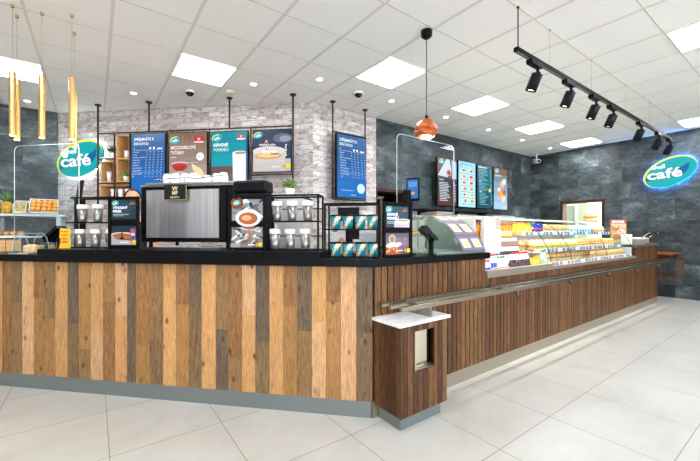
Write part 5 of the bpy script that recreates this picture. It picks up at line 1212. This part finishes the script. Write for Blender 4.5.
def pot(u, v, lab, r, ang):
    t = thing('soup_pot', lab, 'pot', (u, v, 1.0305)); b = MB(); b.lathe([(r,0),(r,.075),(r*1.05,.078),(r*1.05,.085),(r*.95,.085)], n=28); b.build('pot_body', POTS, t)
    b = MB(); b.lathe([(r*.98,.0855),(r*.8,.10),(r*.2,.112),(.01,.114)], n=28); b.build('lid', POTS, t); b = MB(); b.ell((0,0,.122), .016, .016, .012); b.build('knob', BLACK, t)
    tt = thing('ladle', 'steel ladle handle rising from '+lab.split(' with')[0], 'ladle', (u+r+.045, v, 1.0305)); b = MB(); b.ell((0,0,.022), .03, .03, .021); b.build('bowl', STEELH, tt)
    b = MB(); b.tube([(0.02,0,.03),(.04+.05*ang,-.03,.10),(.06+.22*ang,-.10,.175),(.09+.26*ang,-.13,.178)], .007); b.build('handle', STEELH, tt)
pot(7.27, 1.86, 'larger steel soup pot on the end worktop', .105, .25); pot(7.62, 1.86, 'smaller steel soup pot nearest the worktop end', .085, 1.0)

# ------------------------------------------------------------------ back counter along the dark wall
t = thing('back_counter', 'steel back counter under the menu screens with pale green splashback', 'counter', (6.3, 3.95, 0))
b = MB(); b.box(4.62, 8.0, 3.72, 4.26, 0, .88, M('#c4c2ba', .35, .3), bev=.003); b.build('cabinet', None, t, True)
b = MB(); b.box(4.60, 8.02, 3.68, 4.27, .881, .91, STEEL); b.build('worktop', None, t, True)
b = MB(); b.box(4.52, 8.0, 4.272, 4.298, .911, 1.60, M('#a3aa99', .4)); b.build('splashback', None, t, True)
for k in range(5): b = MB(); b.box(4.65+.67*k, 5.29+.67*k, 3.70, 3.719, .1, .86, M('#cfcdc6', .3, .3), bev=.003); s = b.build('door', None, t, True); b = MB(); b.box(4.75+.67*k, 5.19+.67*k, 3.68, 3.699, .80, .815, STEEL); o = b.build('handle', None, s); o.data.transform(t.matrix_basis.inverted())
t = thing('wall_shelf', 'dark shelf on the back wall below the menu screens', 'shelf', (5.6, 4.1, 1.605)); b = MB(); b.box(-1.08, 1.3, -.14, .17, 0, .025, bev=.002); b.build('board', DARK, t)
b = MB()
for x in (-.9, 0, .9): b = MB(); b.prismX([(.17,-.12),(.17,-.001),(-.08,-.001)], x-.01, x+.01); b.build('bracket', DARK, t)
def appliance(u, w, h, z, name, lab, cat, c, g, v=3.80, dp=.36):
    t = thing(name, lab, cat, (u, v, z)); b = MB(); b.box(-w/2, w/2, 0, dp, 0, h, bev=.008); b.build('housing', c, t)
    b = MB(); b.box(-w/2+.03, w/2-.03, -.006, -.001, h*.2, h*.72, g); b.build('door', None, t); b = MB(); b.box(-w*.2, w*.2, -.007, -.001, h*.78, h*.92, M('#3f86c9', .3, 0, .8)); b.build('control_display', None, t)
appliance(4.86, .42, .66, .911, 'snack_oven', 'tan framed snack oven with blue display on the back counter', 'oven', M('#b59a82', .35), BLACK)
appliance(5.55, .36, .62, .911, 'microwave_oven', 'dark tall oven on the back counter below the second menu screen', 'oven', M('#8d8a84', .35, .5), BLACK)
appliance(6.15, .36, .64, .911, 'drinks_machine', 'black drinks machine on the back counter below the third menu screen', 'drinks machine', BLACK, DARK)
for u, lab in ((5.2, 'steel canister on the back counter between the two left ovens'), (5.85, 'steel canister on the back counter beside the black drinks machine'), (6.6, 'steel canister at the right end of the back counter appliances')):
    t = thing('canister', lab, 'canister', (u, 3.95, .911)); b = MB(); b.lathe([(.09,0),(.09,.42),(.07,.45)], n=24); b.build('canister_body', STEEL, t); b = MB(); b.lathe([(.072,.451),(.072,.48),(.02,.49)], n=24); b.build('lid', BLACK, t)

def area(name, loc, sx, sy, en, c=(1,.95,.88), par=None):
    l = bpy.data.lights.new(name, 'AREA'); l.shape = 'RECTANGLE'; l.size = sx; l.size_y = sy; l.energy = en; l.color = c
    o = bpy.data.objects.new(name, l); col.objects.link(o); o.location = loc; return o
area('fridge_tube', (3.43, 2.12, 1.358), 1.1, .03, 1.2); area('fridge_tube', (5.44, 2.24, 1.365), 2.6, .03, 6)
area('fridge_tube', (3.43, 2.25, .94), 1.1, .03, 1.0); area('fridge_tube', (5.44, 2.25, .985), 2.6, .03, 2.6); area('fridge_tube', (5.44, 2.25, 1.185), 2.6, .03, 3.2)
area('backroom_panel', (UR+1.1, 2.8, 2.59), .6, .6, 170, (1,.99,.94))

# ------------------------------------------------------------------ person behind the counter
def skinmesh(verts, edges, rad, sub=2):
    me = bpy.data.meshes.new('figure'); me.from_pydata(verts, edges, []); o = bpy.data.objects.new('figure', me); col.objects.link(o)
    sk = o.modifiers.new('s', 'SKIN'); 
    for v, r in zip(me.skin_vertices[0].data, rad): v.radius = (r, r) if not isinstance(r, tuple) else r
    me.skin_vertices[0].data[0].use_root = True
    sb = o.modifiers.new('d', 'SUBSURF'); sb.levels = sub
    bpy.context.view_layer.update()
    m = bpy.data.meshes.new_from_object(o.evaluated_get(bpy.context.evaluated_depsgraph_get())); bpy.data.objects.remove(o); return m
px, py = D(-2.905, 3.40)
t = thing('person', 'person with short dark hair working behind the coffee machine, only the forehead showing', 'person', (px, py, 0), -.15); t.scale = (.96, .96, .96)
V = [(0,0,.93),(0,0,1.08),(0,.01,1.22),(0,.01,1.36),(0,.0,1.46),(0,-.03,1.54),
     (.17,.0,1.39),(.22,-.02,1.13),(.17,-.24,1.06),(.13,-.31,1.04), (-.17,.0,1.39),(-.22,-.02,1.13),(-.17,-.24,1.06),(-.13,-.31,1.04),
     (.10,0,.86),(.11,-.01,.48),(.11,.02,.09),(.12,-.13,.035),(-.10,0,.86),(-.11,-.01,.48),(-.11,.02,.09),(-.12,-.13,.035)]
E_ = [(0,1),(1,2),(2,3),(3,4),(4,5),(3,6),(6,7),(7,8),(8,9),(3,10),(10,11),(11,12),(12,13),(0,14),(14,15),(15,16),(16,17),(0,18),(18,19),(19,20),(20,21)]
Rr = [(.16,.11),(.14,.10),(.15,.11),(.15,.10),.058,.055,.062,.045,.034,.030,.062,.045,.034,.030,.085,.058,.042,.035,.085,.058,.042,.035]
bm_ = MB(); bm_.mesh(skinmesh(V, E_, Rr), Matrix(), SKIN)
hx, hy, hz = 0, -.055, 1.645
bm_.ell((hx,hy,hz), .076, .095, .115, SKIN, 20, 14); bm_.ell((hx,hy-.035,hz-.065), .05, .055, .05, SKIN, 16, 10); bm_.ell((hx,hy-.096,hz-.03), .013, .018, .025, SKIN, 10, 8)
bm_.ell((hx,hy-.083,hz-.072), .024, .010, .007, M('#a85a4c', .5), 12, 6)
for s_ in (-1, 1):
    bm_.ell((s_*.078,hy+.01,hz-.02), .010, .020, .032, SKIN, 10, 8)
    for k in range(4):
        yy = [-.02, -.006, .008, .022][k]; L = [.040, .048, .045, .035][k]
        bm_.tube([(s_*.13+yy*s_, -.34, 1.035), (s_*.13+yy*s_*1.1, -.34-L*.6, 1.03), (s_*.13+yy*s_*1.1, -.34-L, 1.012)], .0085, SKIN, 8)
    bm_.ell((s_*.13,-.335,1.035), .034, .040, .014, SKIN, 12, 8); bm_.tube([(s_*.10,-.33,1.035),(s_*.08,-.355,1.03),(s_*.078,-.38,1.02)], .0095, SKIN, 8)
bm_.build('body', None, t)
b = MB(); b.ell((hx,hy+.012,hz+.030), .083, .098, .100, None, 24, 16)
bmesh.ops.delete(b.bm, geom=[v for v in b.bm.verts if (v.co.y < hy-.03 and v.co.z < hz+.090) or v.co.z < hz-.07 or (v.co.y < hy+.02 and v.co.z < hz+.03)], context='VERTS'); b.mats = [M('#14110f', .6)]; b.build('hair', None, t)
for s_ in (-1, 1): b = MB(); b.ell((s_*.030,hy-.080,hz-.005), .012, .010, .007, M('#f0ede8', .2), 12, 8); b.ell((s_*.030,hy-.0885,hz-.005), .005, .003, .005, M('#2a1a10', .1), 8, 6); b.build('eye', None, t); b = MB(); b.ell((s_*.031,hy-.086,hz+.018), .020, .008, .004, M('#1c1511', .6), 10, 6); b.build('eyebrow', None, t)
SV = [V[i] for i in (1,2,3,6,10,7,11,0)]; b = MB(); b.mesh(skinmesh(SV, [(7,0),(0,1),(1,2),(2,3),(3,5),(2,4),(4,6)], [(.15,.115),(.16,.12),(.162,.112),.072,.072,.058,.058,(.17,.125)]), Matrix()); b.mats = [M('#1f2327', .8)]; b.build('shirt', None, t)
b = MB(); b.mesh(skinmesh([V[i] for i in (0,14,15,16,18,19,20)], [(0,1),(1,2),(2,3),(0,4),(4,5),(5,6)], [(.165,.118),.095,.07,.058,.095,.07,.058]), Matrix()); b.mats = [M('#24262c', .8)]; b.build('trousers', None, t)
for s_ in (-1, 1): b = MB(); b.ell((s_*.117,-.07,.045), .05, .14, .045, None, 16, 8); b.mats = [BLACK]; b.build('shoe', None, t)

# ------------------------------------------------------------------ light, world, camera
w = bpy.data.worlds.new('daylight'); sc.world = w; w.use_nodes = True
bg = w.node_tree.nodes['Background']; bg.inputs[0].default_value = lin('#e6edff'); bg.inputs[1].default_value = 6.0
cam = bpy.data.cameras.new('camera'); co = bpy.data.objects.new('camera', cam); col.objects.link(co); sc.camera = co
co.location = (0, 0, EYE); co.rotation_euler = (PI/2, 0, -math.radians(35.48))
cam.lens = 347.7*36/700; cam.sensor_width = 36; cam.shift_x = (350-342.1)/700; cam.shift_y = (231.8-230.5)/700; cam.clip_start = .05
sc.view_settings.view_transform = 'Standard'; sc.view_settings.look = 'None'; sc.view_settings.gamma = 1; sc.view_settings.use_curve_mapping = False
sc.view_settings.exposure = .44
